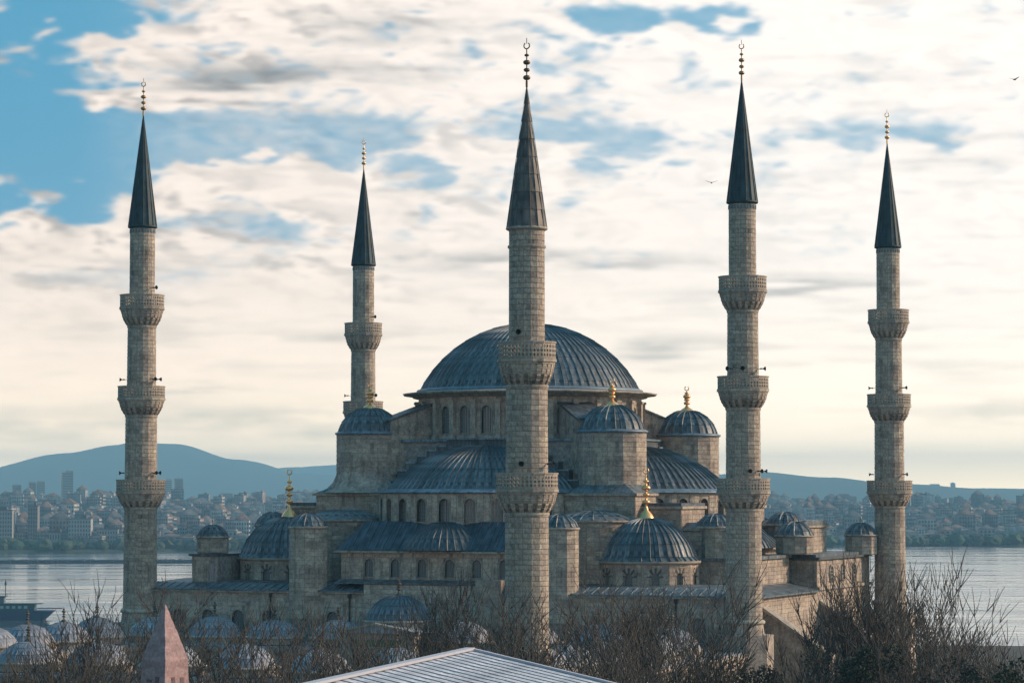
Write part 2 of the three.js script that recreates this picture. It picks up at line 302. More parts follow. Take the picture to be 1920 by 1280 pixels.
function finialGeo(h, r) {                                   // swelling gilt bulbs on a rod
  const p = [[r, 0], [r * 0.98, h * 0.03], [r * 0.72, h * 0.1], [r * 0.30, h * 0.17], [r * 0.16, h * 0.24]];
  const bulb = (y, b) => { for (let i = 0; i <= 6; i++) { const t = i / 6 * Math.PI; p.push([r * 0.13 + b * Math.sin(t), y - b * 0.75 * Math.cos(t)]); } };
  bulb(h * 0.33, r * 0.34); bulb(h * 0.47, r * 0.28); bulb(h * 0.6, r * 0.42); bulb(h * 0.73, r * 0.2);
  p.push([r * 0.07, h * 0.8], [r * 0.06, h * 0.86], [0, h * 0.865]);
  return lathe(p, 12);
}
function crescentGeo(h, r) { const g = new THREE.TorusGeometry(r * 0.36, r * 0.085, 5, 14, Math.PI * 1.62); g.rotateZ(Math.PI / 2 + Math.PI * 0.19); g.translate(0, h * 0.93, 0); return metres(g); }

/* A window: stone surround proud of the wall, dark pane deep in the opening, pierced lattice before it. Material slots: surround, pane, lattice, odd voussoirs. */
function windowGeo(w, h, { deep = 0.35, ring = 0.14, proud = 0.06, bars = 4, rows = 6, burst = false, pointed = 0.12 } = {}) {
  const outer = archShape(w + ring * 2, h + ring, pointed), inner = archShape(w, h, pointed); outer.holes.push(inner);
  const parts = [[], [], [], []];
  if (burst) {                                              // voussoirs, one pale and one dark in turn, over plain jambs
    const r = w / 2, y = h - r * (1 + pointed), n = 9, L = 0.42;
    for (let i = 0; i < n; i++) {
      const a = i / n * Math.PI, b = (i + 0.86) / n * Math.PI, s = new THREE.Shape(), k = 1 + pointed, l = L * (i % 2 ? 0.8 : 1.25);
      s.moveTo(Math.cos(a) * r, y + Math.sin(a) * r * k); s.lineTo(Math.cos(a) * (r + l), y + Math.sin(a) * (r + l) * k); s.lineTo(Math.cos(b) * (r + l), y + Math.sin(b) * (r + l) * k); s.lineTo(Math.cos(b) * r, y + Math.sin(b) * r * k);
      const g = new THREE.ExtrudeGeometry(s, { depth: proud + 0.1, bevelEnabled: false }); g.translate(0, 0, -0.1); parts[i % 2 ? 0 : 3].push(metres(g));
    }
    for (const s of [-1, 1]) parts[0].push(box(ring, y, proud + 0.1, s * (r + ring / 2), y / 2, proud / 2 - 0.05));
  } else { const g = new THREE.ExtrudeGeometry(outer, { depth: proud + deep, bevelEnabled: false, curveSegments: 1 }); g.translate(0, 0, -deep); parts[0].push(metres(g)); }
  parts[0].push(box(w + ring * 2 + 0.1, 0.12, 0.2 + proud, 0, -0.06, proud - 0.04));
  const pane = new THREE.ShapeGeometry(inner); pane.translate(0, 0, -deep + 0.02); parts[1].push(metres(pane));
  const bw = w / (bars * 4.4);
  for (let i = 1; i < bars; i++) parts[2].push(box(bw, h - Math.abs(i / bars - 0.5) * w * 0.9, 0.05, -w / 2 + i * w / bars, (h - Math.abs(i / bars - 0.5) * w * 0.9) / 2, -deep + 0.1));
  for (let j = 1; j < rows; j++) parts[2].push(box(w, bw, 0.045, 0, j * h / rows * 0.95, -deep + 0.1));
  const geos = parts.map((l) => (l.length ? mg(l) : null)), used = geos.map((g, i) => [g, i]).filter(([g]) => g);
  const out = mergeGeometries(used.map(([g]) => g)); let at = 0; for (const [g, i] of used) { out.addGroup(at, g.attributes.position.count, i); at += g.attributes.position.count; }
  return out;
}
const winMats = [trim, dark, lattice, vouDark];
function pierced(w, h, t, openings) {                        // a wall slab x -w/2..w/2, y 0..h, front face at z = 0, with arched openings [x, y, w, h]
  const s = new THREE.Shape([[-w / 2, 0], [w / 2, 0], [w / 2, h], [-w / 2, h]].map(([x, y]) => new THREE.Vector2(x, y)));
  for (const [x, y, ow, oh, pt] of openings) s.holes.push(new THREE.Path(archShape(ow, oh, pt).getPoints().map((p) => new THREE.Vector2(p.x + x, p.y + y))));
  const g = new THREE.ExtrudeGeometry(s, { depth: t, bevelEnabled: false }); g.translate(0, 0, -t); return metres(g);
}

/* ------------------------------------------------------------------ the mosque */
const MINARET_V = 29.32;
const mosque = thing('mosque', 'great stone mosque with ribbed lead domes stepping up to one large central dome', 'mosque');
const mas = new Masonry(mosque, 300, 11);
const I4 = M4();
const T4 = (x, y, z, ry = 0) => M4().makeTranslation(x, y, z).multiply(M4().makeRotationY(ry));
const seenBySide = [true, true, false, false];              // masonry is laid out on the sides that face the square and the gardens

// square base that carries the drum, lead clad, with a stepped gable on every side
const base = put(mosque, 'dome_base', span(-13.2, 13.2, 12, 28.7, -13.2, 13.2), mortar);
mas.wall(base, T4(0, 0, 13.2), -13.2, 13.2, 22, 28.65, [[-10.6, 10.6, 20, 29]], 0.5, 1.0); mas.wall(base, T4(13.2, 0, 0, Math.PI / 2), -13.2, 13.2, 22, 28.65, [[-10.6, 10.6, 20, 29]], 0.5, 1.0);
put(base, 'base_coping', mg([span(-13.5, 13.5, 28.75, 29.05, 13.0, 13.5), span(-13.5, 13.5, 28.75, 29.05, -13.5, -13.0), span(13.0, 13.5, 28.75, 29.05, -13, 13), span(-13.5, -13.0, 28.75, 29.05, -13, 13)]), leadEdge);
{
  const prof = [[12.9, 34.6], [13.05, 34.85]].concat(capProfile(13.0, 8.0, 18, 34.95).slice(1));
  const dome = put(mosque, 'main_dome', lathe(capProfile(12.8, 7.85, 14, 34.9), 72), leadTints[3]);
  gores(dome, prof, 76, 0, Math.PI * 2, 0.075, 0.13);
  put(dome, 'eave_roll', lathe([[13.2, 34.6], [13.5, 34.75], [13.45, 35.0], [13.0, 35.15]], 84), leadEdge);
  put(dome, 'finial', finialGeo(5.6, 1.55), gold, [0, 42.75, 0]); put(dome, 'crescent', crescentGeo(5.6, 1.55), gold, [0, 42.75, 0]);
  // drum: 28 arched windows between 28 pilasters
  const R = 13.15, n = 28, w = 2 * R * Math.tan(Math.PI / n), panels = [], ww = 1.25, wh = 3.15;
  const drumPart = put(mosque, 'drum', drum(28, R - 0.55, 28.9, 34.2), mortar);
  const panel = pierced(w, 5.2, 0.45, [[0, 0.75, ww, wh]]); for (let i = 0; i < n; i++) { const g = panel.clone(); g.translate(0, 29, R); g.rotateY(i / n * 2 * Math.PI); panels.push(g); }
  put(drumPart, 'drum_wall', mg(panels), stone);
  const win = windowGeo(ww, wh, { deep: 0.4, ring: 0.12, bars: 4, rows: 9 });
  const pil = mg([box(0.62, 4.3, 0.75, 0, 31.2, R / Math.cos(Math.PI / n) + 0.1), box(0.8, 0.25, 0.95, 0, 33.45, R / Math.cos(Math.PI / n) + 0.12), box(0.78, 0.5, 0.9, 0, 29.2, R / Math.cos(Math.PI / n) + 0.12)]);
  for (let i = 0; i < n; i++) {
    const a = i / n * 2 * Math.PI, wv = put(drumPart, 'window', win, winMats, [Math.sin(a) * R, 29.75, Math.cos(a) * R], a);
    put(drumPart, 'pilaster', pil, stoneTints[i % 3 === 0 ? 2 : 0], null, a + Math.PI / n);
    if (Math.cos(a - 0.38) > -0.15) mas.wall(drumPart, T4(Math.sin(a) * R, 29, Math.cos(a) * R, a), -w / 2 + 0.32, w / 2 - 0.32, 0.1, 5.1, [[-0.78, 0.78, 0.6, 4.1]], 0.5, 0.7);
  }
  put(mosque, 'drum_cornice', lathe([[13.2, 33.9], [13.9, 34.05], [14.1, 34.25], [15.0, 34.35], [15.15, 34.55], [13.6, 34.75]], 56), trim);
  // pale drum panels are weathered above the windows; buttress wings run out to the four turrets
  for (let q = 0; q < 4; q++) {
    const a = Math.PI / 4 + q * Math.PI / 2;
    const wing = put(mosque, 'buttress_wing', quadPrism([[11.8, 25], [18.3, 25], [18.3, 31.2], [12.4, 33.5], [11.8, 33.5]], -1.9, 1.9), stoneTints[2], null, a);
    put(wing, 'lead_coping', quadPrism([[11.9, 33.45], [18.6, 31.05], [18.6, 31.3], [11.9, 33.75]], -2.1, 2.1), leadTints[1]);
    for (const s of [-1, 1]) { const f = T4(s * 1.9, 0, 0, s * Math.PI / 2); mas.wall(wing, f, s > 0 ? -18.2 : 13.2, s > 0 ? -13.2 : 18.2, 26, 31.1, [], 0.5, 0.9); }
  }
}
// turrets over the four great piers
const turretSpots = [[-15.1, 12.5], [15.1, 12.5], [15.4, -12.5], [-15.1, -12.5]];
turretSpots.forEach(([x, z], q) => {
  const t = grp(mosque, 'turret', [x, 0, z]);
  put(t, 'turret_wall', drum(14, 3.72, 21, 29.7), mortar);
  mas.ngon(t, I4, 14, 3.78, 3.78, 23.2, 29.6, (a) => Math.cos(a - 0.4) > -0.25 && q < 3, 0.52, 2);
  put(t, 'skirt', lathe(q === 0 ? [[6.2, 22.9], [5.2, 23.3], [4.4, 24.1], [3.85, 25.3], [3.7, 25.6]] : [[4.9, 22.9], [4.3, 23.3], [3.95, 23.7], [3.7, 23.9]], 14, 0, Math.PI * 2, true), q === 0 ? stoneTints[2] : leadTints[2]);
  put(t, 'cornice', lathe([[3.7, 29.5], [4.05, 29.65], [4.1, 29.85], [3.7, 30.0]], 28), leadEdge);
  gores(t, capProfile(3.62, 2.85, 9, 29.95), 20, 0, Math.PI * 2, 0.09, 0.15);
  put(t, 'finial', finialGeo(3.0, 0.85), gold, [0, 32.7, 0]); put(t, 'crescent', crescentGeo(3.0, 0.72), gold, [0, 32.7, 0]);
});
// pier shoulders under the turrets, with lead hips and a lower step outwards
for (const [sx, sz] of [[-1, 1], [1, 1], [1, -1], [-1, -1]]) {
  const front = sz > 0 || sx > 0, x0 = 11.2, x1 = 19.6, z0 = 9, z1 = 17.4;
  const X = (a, b) => [Math.min(sx * a, sx * b), Math.max(sx * a, sx * b)], Z = (a, b) => [Math.min(sz * a, sz * b), Math.max(sz * a, sz * b)];
  const pier = put(mosque, 'pier_shoulder', span(...X(x0, x1), 10, 22.6, ...Z(z0, z1)), mortar);
  put(pier, 'cornice', mg([span(...X(x0 - 0.1, x1 + 0.35), 22.55, 22.85, ...Z(z0 - 0.1, z1 + 0.35))]), trimDark);
  const hip = new THREE.CylinderGeometry(2.2, 6.2, 1.5, 4, 1).toNonIndexed(); hip.rotateY(Math.PI / 4); hip.translate(sx * (x0 + x1) / 2, 23.55, sz * (z0 + z1) / 2); hip.computeVertexNormals(); put(pier, 'lead_hip', metres(hip), leadTints[2]);
  const low = put(mosque, 'pier_step', span(...X(19.7, 24.2), 10, 21.1, ...Z(7.2, 15.2)), mortar); put(low, 'cornice', span(...X(19.65, 24.5), 21.1, 21.4, ...Z(7, 15.5)), trimDark); put(low, 'lead_cover', span(...X(19.7, 24.3), 21.4, 21.75, ...Z(7.1, 15.3)), leadTints[1]);
  if (!front) continue;
  if (sz > 0) { mas.wall(pier, T4(0, 0, z1), ...X(x0, x1), 14, 22.5, [], 0.52, 1.1); mas.wall(low, T4(0, 0, 15.2), ...X(19.7, 24.2), 14, 21, [], 0.52, 1.1); }
  if (sx > 0) { mas.wall(pier, T4(x1, 0, 0, Math.PI / 2), ...(sz > 0 ? [-z1, -z0] : [z0, z1]), 14, 22.5, [], 0.52, 1.1); mas.wall(low, T4(24.2, 0, 0, Math.PI / 2), ...(sz > 0 ? [-15.2, -7.2] : [7.2, 15.2]), 14, 21, [], 0.52, 1.1); }
}
// the four sides
const halfWin = windowGeo(1.3, 2.55, { deep: 0.62, ring: 0.13, bars: 4, rows: 6 }), apseWin = windowGeo(1.05, 1.95, { deep: 0.3, ring: 0.16, bars: 5, rows: 8 });
const cz = 12.8, hr = 12.3;
for (let k = 0; k < 4; k++) {
  const ry = k * Math.PI / 2, c = Math.cos(ry), s = Math.sin(ry), W = (x, y, z) => [x * c + z * s, y, -x * s + z * c], seen = seenBySide[k], along = k % 2 ? 13 : 15, ex = k % 2 ? 10.2 : 15.4, ez = k % 2 ? 20.5 : 19.2;
  // stepped gable of the great arch
  const steps = put(mosque, 'stepped_gable', span(-4.4, 4.4, 26, 28.95, 13.25, 14.6), leadTints[1], null, ry);
  for (const q of [-1, 1]) for (let i = 0; i < 6; i++) {
    const a = 4.4 + i * 1.25, b = a + 1.25, y = 12.98 + Math.sqrt(15.3 ** 2 - Math.min(11.4, a) ** 2) + 0.5 - i * 0.05, x = [Math.min(q * a, q * b), Math.max(q * a, q * b)];
    put(steps, 'step', span(...x, 22.5, y, 13.25, 14.6 - i * 0.01), leadTints[[1, 3, 1, 0, 1, 3][i]]);
    put(steps, 'step_coping', span(x[0] - 0.06, x[1] + 0.06, y, y + 0.17, 13.2, 14.75 + i * 0.01), leadEdge);
  }
  put(steps, 'top_coping', span(-4.55, 4.55, 28.95, 29.15, 13.6, 14.85), leadEdge);
  // half dome and its ring of windows
  const hd = put(mosque, 'half_dome', lathe(capProfile(11.3, 5.0, 10, 23.1), 36, -Math.PI / 2, Math.PI), leadTints[3], W(0, 0, cz), ry);
  gores(hd, [[11.7, 23.05]].concat(capProfile(11.5, 5.2, 11, 23.15)), 38, -Math.PI / 2, Math.PI / 2, 0.095, 0.17);
  put(hd, 'eave', lathe([[12.2, 22.75], [12.75, 22.85], [12.8, 23.0], [12.1, 23.2], [11.6, 23.35]], 40, -Math.PI / 2, Math.PI), leadEdge);
  const n = 13, w = 2 * hr * Math.tan(Math.PI / (2 * n));
  const hdDrum = put(mosque, 'half_dome_drum', lathe([[hr - 0.68, 17], [hr - 0.68, 22.8]], 26, -Math.PI / 2, Math.PI), mortar, W(0, 0, cz), ry);
  const panel = pierced(w, 3.6, 0.45, [[0, 0.45, 1.3, 2.55]]), list = [];
  for (let i = 0; i < n; i++) {
    const a = -Math.PI / 2 + (i + 0.5) * Math.PI / n, g = panel.clone(); g.translate(0, 19.25, hr); g.rotateY(a); list.push(g);
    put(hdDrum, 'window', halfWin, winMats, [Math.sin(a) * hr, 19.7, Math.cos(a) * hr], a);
    if (seen) mas.wall(hdDrum, T4(Math.sin(a) * hr, 19.25, Math.cos(a) * hr, a), -w / 2, w / 2, 0, 3.55, [[-0.8, 0.8, 0.3, 3.1]], 0.5, 0.8);
  }
  put(hdDrum, 'drum_wall', mg(list), stone);
  // sloping lead roof with a small half dome swelling out of it
  const hipGeo = (() => {
    const p = [[-11.9, 16.55, 11], [11.9, 16.55, 11], [11.9, 16.55, 28.1], [-11.9, 16.55, 28.1], [-9.8, 19.7, 11], [9.8, 19.7, 11], [9.8, 19.7, 24.5], [-9.8, 19.7, 24.5]], f = [[3, 2, 6, 7], [2, 1, 5, 6], [0, 3, 7, 4], [7, 6, 5, 4], [1, 0, 4, 5], [0, 1, 2, 3]], a = [];
    for (const [q, r, t, u] of f) a.push(...p[q], ...p[r], ...p[t], ...p[q], ...p[t], ...p[u]);
    const g = new THREE.BufferGeometry(); g.setAttribute('position', new THREE.Float32BufferAttribute(a, 3)); g.computeVertexNormals(); return metres(g);
  })();
  const apse = put(mosque, 'apse_roof', hipGeo, leadDeep, null, ry);
  const seamGeo = mg(Array.from({ length: 22 }, (_, i) => { const x = -11.1 + i * 1.06, g = new THREE.BoxGeometry(0.1, 0.08, 4.75); g.rotateX(Math.atan2(3.15, 3.6)); g.translate(x * 0.905, 18.15, 26.32); return metres(g); }));
  if (seen) put(apse, 'roof_seam', seamGeo, leadTints[1]);
  const swell = grp(apse, 'small_half_dome', [0, 16.6, 24.6]);
  put(swell, 'lead_gores', (() => { const g = goreGeo(capProfile(5.1, 3.1, 8, 0), Math.PI / 36, 0.09, 0.14), l = []; for (let i = 0; i < 18; i++) { const q = g.clone(); q.rotateY(-Math.PI / 2 + (i + 0.5) * Math.PI / 18); l.push(q); } return mg(l); })(), leadTints[1]);
  put(apse, 'eave', mg([span(-12.1, 12.1, 16.3, 16.5, 27.3, 28.2)]), trimDark);
  const spots = [-8.1, -4.9, -1.65, 1.65, 4.9, 8.1];
  const aw = put(mosque, 'apse_wall', span(-11.5, 11.5, 8, 16.35, 20, 26.9), mortar, null, ry);
  put(aw, 'wall_face', (() => { const g = pierced(23, 3.2, 0.35, spots.map((x) => [x, 0.5, 1.05, 1.95])); g.translate(0, 13.15, 27.35); return g; })(), stone);
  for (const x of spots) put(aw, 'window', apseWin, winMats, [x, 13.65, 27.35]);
  if (seen) mas.wall(aw, T4(0, 13.15, 27.35), -11.5, 11.5, 0, 3.15, spots.map((x) => [x - 0.7, x + 0.7, 0.4, 2.62]), 0.5, 1.0);
  put(aw, 'lead_flashing', quadPrism([[27.3, 12.9], [29.0, 12.9], [29.0, 13.0], [27.45, 13.35], [27.3, 13.35]], -11.6, 11.6), leadTints[2]);
  // rounded exedrae beside the half dome and round towers on the outer wall
  for (const q of [-1, 1]) {
    const e = grp(mosque, 'exedra', W(q * ex, 0, ez), ry), er = k % 2 ? 3.4 : 4.1;
    put(e, 'exedra_wall', drum(18, er - 0.06, 10, 19.7), mortar); if (seen) mas.ngon(e, I4, 18, er, er, 13, 19.6, (a) => Math.cos(a) > -0.3, 0.5, 1);
    put(e, 'cornice', lathe([[er, 19.5], [er + 0.3, 19.65], [er + 0.35, 19.85], [er, 19.95]], 24), trimDark);
    put(e, 'lead_cap', goresMerged([[er + 0.25, 19.9]].concat(capProfile(er, 0.95, 5, 20.0)), 18, 0.08, 0.07), leadTints[2]);
    const t = grp(mosque, 'buttress_tower', W(q * along, 0, k % 2 ? 27.5 : 28.6), ry), tr = 2.05;
    put(t, 'tower_wall', drum(12, tr - 0.06, 0, 19), mortar); mas.ngon(t, I4, 12, tr + 0.03, tr, 9, 18.9, (a) => seen && Math.cos(a) > -0.3, 0.5, 1);
    put(t, 'cornice', lathe([[tr, 18.85], [tr + 0.22, 18.95], [tr + 0.25, 19.15], [tr, 19.25]], 24), trimDark);
    gores(t, [[tr + 0.15, 19.2]].concat(capProfile(tr, 1.35, 6, 19.25)), 14, 0, Math.PI * 2, 0.08, 0.1);
  }
}
// corner domes on twelve-sided drums, windows under fanned voussoirs
const burstWin = windowGeo(0.95, 1.7, { deep: 0.35, ring: 0.12, bars: 4, rows: 5, burst: true });
for (const [sx, sz] of [[-1, 1], [1, 1], [1, -1], [-1, -1]]) {
  const d = grp(mosque, 'corner_dome', [sx < 0 ? -22.7 : 21.2, 0, sz * 18.2]), R = 5.75, n = 12, w = 2 * R * Math.tan(Math.PI / n), seen = sz > 0;
  d.scale.set(0.97, 1, 0.97); put(d, 'drum_core', drum(n, R - 0.5, 10, 15.2), mortar);
  const l = []; for (let i = 0; i < n; i++) { const g = pierced(w, 3.3, 0.45, [[0, 0.55, 0.95, 1.7]]); g.translate(0, 12, R); g.rotateY(i / n * 2 * Math.PI); l.push(g); }
  put(d, 'drum_wall', mg(l), stoneTints[1]);
  for (let i = 0; i < n; i++) { const a = i / n * 2 * Math.PI; put(d, 'window', burstWin, winMats, [Math.sin(a) * R, 12.55, Math.cos(a) * R], a); if (seen && Math.cos(a - 0.4) > -0.2) mas.wall(d, T4(Math.sin(a) * R, 12, Math.cos(a) * R, a), -w / 2, w / 2, 0.1, 3.2, [[-0.66, 0.66, 0.45, 2.6]], 0.46, 0.8); }
  put(d, 'cornice', lathe([[5.8, 15.1], [6.2, 15.2], [6.25, 15.45], [6.0, 15.55]], 48), trimDark);
  gores(d, [[6.2, 15.5], [5.75, 15.85]].concat(capProfile(5.6, 4.2, 10, 15.95)), 36, 0, Math.PI * 2, 0.085, 0.15);
  put(d, 'finial', finialGeo(5.7, 0.95), gold, [0, 20.0, 0]); put(d, 'crescent', crescentGeo(5.7, 0.85), gold, [0, 20.0, 0]);
}
// outer block: front wall to the courtyard, side galleries, lead skirt roofs
{
  const body = put(mosque, 'hall_block', span(-29, 29, 0, 12.2, -26.5, 26.5), mortar);
  for (const [x0, x1, q] of [[-35.2, -7.7, 0], [7.7, 34.0, 1]]) put(body, 'lead_skirt', quadPrism([[20, 12.0], [29.75, 11.95], [29.75, 12.12], [27.2, 12.75], [20, 13.0]], x0, x1), leadTints[q ? 2 : 0]);
  const sk = []; for (let x = -34.8; x < 34; x += 1.1) if (Math.abs(x) > 8) { const g = new THREE.BoxGeometry(0.09, 0.08, 2.65); g.rotateX(Math.atan2(0.63, 2.55)); g.translate(x, 12.5, 28.45); sk.push(metres(g)); } for (const g of sk) put(body, 'skirt_seam', g, leadEdge);
  put(body, 'eave_board', mg([span(-35.2, -7.7, 11.8, 11.95, 29.0, 29.7), span(7.7, 34, 11.8, 11.95, 29.0, 29.7)]), trimDark);
  const lower = []; for (const x of [-31, -27.2, -23.4, -19.6, -11.6, 11.6, 19.6, 23.4, 27.2, 31]) lower.push([x, 7.2, 1.5, 2.6]);
  const fw = put(mosque, 'front_wall', span(-35, 33.8, 0, 11.8, 26, 28.85), mortar);
  put(fw, 'wall_face', (() => { const g = pierced(68.8, 11.8, 0.45, lower.map(([x, y, w, h]) => [x + 0.6, y, w, h])); g.translate(-0.6, 0, 29.3); return g; })(), stone);
  const lw = windowGeo(1.5, 2.6, { deep: 0.4, ring: 0.2, bars: 6, rows: 9 });
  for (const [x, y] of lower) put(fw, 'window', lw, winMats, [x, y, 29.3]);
  mas.wall(fw, T4(0, 0, 29.3), -35, 33.8, 3, 11.75, lower.map(([x, y, w, h]) => [x - w / 2 - 0.25, x + w / 2 + 0.25, y - 0.1, y + h + 0.25]), 0.5, 1.15);
  const mid = put(mosque, 'portal_wall', span(-7.6, 7.6, 0, 12.9, 26.9, 29.7), mortar); mas.wall(mid, T4(0, 0, 29.72), -7.6, 5.9, 3, 12.85, [], 0.52, 1.2);
  put(mid, 'coping', span(-7.75, 7.75, 12.9, 13.12, 27, 29.95), leadTints[3]);
  put(mid, 'return_block', span(5.9, 8.9, 5, 13.5, 27.2, 30.1), stoneTints[5]);
  for (const x of [-19.2, -9.4, 16.4, 28.6]) put(fw, 'drainpipe', mg([new THREE.CylinderGeometry(0.11, 0.11, 8.5, 8).translate(x, 7.5, 29.62), box(0.34, 0.4, 0.3, x, 11.55, 29.62)]), blackMetal);
  // little domed stair turrets
  const lantern = (x, y, z, r, h, seen = true) => {
    const t = grp(mosque, 'stair_turret', [x, 0, z]); put(t, 'turret_wall', drum(10, r - 0.05, y, y + h), mortar); if (seen) mas.ngon(t, I4, 10, r, r, y + 0.1, y + h - 0.1, () => true, 0.45, 1);
    put(t, 'cornice', lathe([[r, y + h - 0.1], [r + 0.2, y + h], [r + 0.2, y + h + 0.15], [r, y + h + 0.2]], 20), trimDark);
    gores(t, [[r + 0.12, y + h + 0.15]].concat(capProfile(r, r * 0.72, 6, y + h + 0.2)), 12, 0, Math.PI * 2, 0.07, 0.1); put(t, 'finial', finialGeo(0.9, 0.2), bronze, [0, y + h + 0.15 + r * 0.72, 0]);
  };
  const blk = put(mosque, 'stair_block', span(-30.9, -27.6, 10, 15.7, 17, 26.4), mortar); put(blk, 'cornice', span(-31.2, -27.5, 15.7, 15.95, 16.8, 26.7), leadTints[1]);
  mas.wall(blk, T4(0, 0, 26.4), -30.9, -27.6, 12.4, 15.65, [[-28.7, -28.0, 12.6, 14.9]], 0.5, 0.9); put(blk, 'slit', box(0.6, 2.2, 0.06, -28.35, 13.75, 26.42), dark);
  const blk2 = put(mosque, 'stair_block', span(-27.6, -18, 10, 12.9, 20, 26.2), mortar); put(blk2, 'lead_cover', span(-27.6, -17.9, 12.9, 13.0, 20, 26.4), leadTints[1]);
  lantern(-29.4, 16, 24.3, 1.75, 1.75); lantern(31, 15.8, -5.4, 2.15, 2.0); lantern(33, 15.3, -26.9, 1.9, 2.3);
  // square piers of the garden side
  for (const [z0, z1, x1] of [[9.2, 14.6, 29.9], [-24, -13.5, 29.4]]) { const p = put(mosque, 'garden_pier', span(24.3, x1, 10, 18.7, z0, z1), mortar); put(p, 'cornice', span(24.2, x1 + 0.35, 18.7, 18.95, z0 - 0.3, z1 + 0.3), trimDark); put(p, 'lead_cover', quadPrism([[z0 - 0.3, 18.95], [z1 + 0.3, 18.95], [z1 - 1.2, 19.6], [z0 + 1.2, 19.6]], 24.2, x1 + 0.3), leadTints[2]); mas.wall(p, T4(0, 0, z1), 24.3, x1, 12, 18.6, [], 0.5, 1); mas.wall(p, T4(x1, 0, 0, Math.PI / 2), -z1, -z0, 12, 18.6, [], 0.5, 1); }
  // garden side: tall gallery, lean-to roof and lower wall
  const g1 = put(mosque, 'side_gallery', span(24, 30.4, 0, 15.4, -5, 16), mortar); put(g1, 'cornice', span(24, 30.8, 15.4, 15.75, -5, 16.2), leadTints[2]);
  mas.wall(g1, T4(30.4, 0, 0, Math.PI / 2), -16, 5, 12.6, 15.35, [], 0.5, 1.1); mas.wall(g1, T4(0, 0, 16), 27.9, 30.4, 12.4, 15.35, [], 0.5, 1.0);
  const g2 = put(mosque, 'side_gallery', span(24, 33.4, 0, 15.1, -29, -6.2), mortar); put(g2, 'cornice', span(24, 33.8, 15.1, 15.4, -29.2, -6), leadTints[1]); put(g2, 'lead_cover', span(24.2, 33.3, 15.4, 15.7, -28.8, -6.3), leadTints[0]);
  const gw = [[-12, 12.6], [-17, 12.6], [-22, 12.6]], gwin = windowGeo(1.3, 1.7, { deep: 0.02, ring: 0.15, bars: 3, rows: 4, proud: 0.2 });
  mas.wall(g2, T4(33.4, 0, 0, Math.PI / 2), 6.2, 29, 3, 15, gw.map(([z, y]) => [-z - 0.85, -z + 0.85, y - 0.1, y + 1.95]), 0.5, 1.1); mas.wall(g2, T4(0, 0, -6.2), 30.4, 33.4, 12, 15, [], 0.5, 1);
  for (const [z, y] of gw) put(g2, 'window', gwin, winMats, [33.4, y, z], Math.PI / 2);
  put(g2, 'string_course', span(33.4, 33.75, 11.6, 11.95, -29, -6.2), trim);
  const g3 = put(mosque, 'side_gallery', span(29, 33.4, 0, 11.5, -6.2, 27.2), mortar); mas.wall(g3, T4(33.4, 0, 0, Math.PI / 2), -27.2, 6.2, 3, 11.45, [], 0.5, 1.1);
  put(g3, 'lead_skirt', (() => { const g = quadPrism([[29.2, 11.5], [34, 11.45], [34, 11.62], [30.3, 12.5], [29.2, 12.5]], -27.4, 6.2); g.rotateY(Math.PI / 2); return metres(g); })(), leadTints[0]);
  put(mosque, 'side_gallery', span(-33.4, -28.5, 0, 12, -29, 26.8), mortar);
  const ramp = put(mosque, 'sloping_buttress', quadPrism([[33.4, 0], [41, 0], [41, 5.2], [33.6, 10.2], [33.4, 10.2]], -0.9, 0.9), stoneTints[5]); ramp.rotation.y = Math.PI / 2; ramp.position.z = 14;
  put(ramp, 'coping', quadPrism([[33.45, 10.15], [41.2, 4.95], [41.2, 5.3], [33.45, 10.5]], -1.1, 1.1), trimDark);
  const ramp2 = put(mosque, 'sloping_buttress', quadPrism([[33.4, 0], [41, 0], [41, 5.2], [33.6, 10.2], [33.4, 10.2]], -0.9, 0.9), stoneTints[5]); ramp2.rotation.y = Math.PI / 2; ramp2.position.z = -8; put(ramp2, 'coping', quadPrism([[33.45, 10.15], [41.2, 4.95], [41.2, 5.3], [33.45, 10.5]], -1.1, 1.1), trimDark);
}
mas.done();

/* ------------------------------------------------------------------ minarets */
const panelCache = {};
function parapetPanel(w, h) {
  const key = w.toFixed(2); if (panelCache[key]) return panelCache[key];
  const s = new THREE.Shape([[-w / 2, 0], [w / 2, 0], [w / 2, h], [-w / 2, h]].map(([x, y]) => new THREE.Vector2(x, y))), nx = 3, ny = 3;
  for (let j = 0; j < ny; j++) for (let i = 0; i < nx; i++) { const cx = -w / 2 + (i + 0.5) * w / nx, cy = 0.16 + (j + 0.5) * (h - 0.3) / ny, a = w / nx * 0.38, b = h / ny * 0.36; s.holes.push(new THREE.Path([[cx - a, cy], [cx, cy - b], [cx + a, cy], [cx, cy + b]].map(([x, y]) => new THREE.Vector2(x, y)))); }
  const g = new THREE.ExtrudeGeometry(s, { depth: 0.12, bevelEnabled: false }); g.translate(0, 0, -0.12);
  return (panelCache[key] = metres(mg([g, box(w + 0.05, 0.12, 0.24, 0, h + 0.04, -0.06), box(w + 0.04, 0.14, 0.2, 0, 0.02, -0.05)])));
}
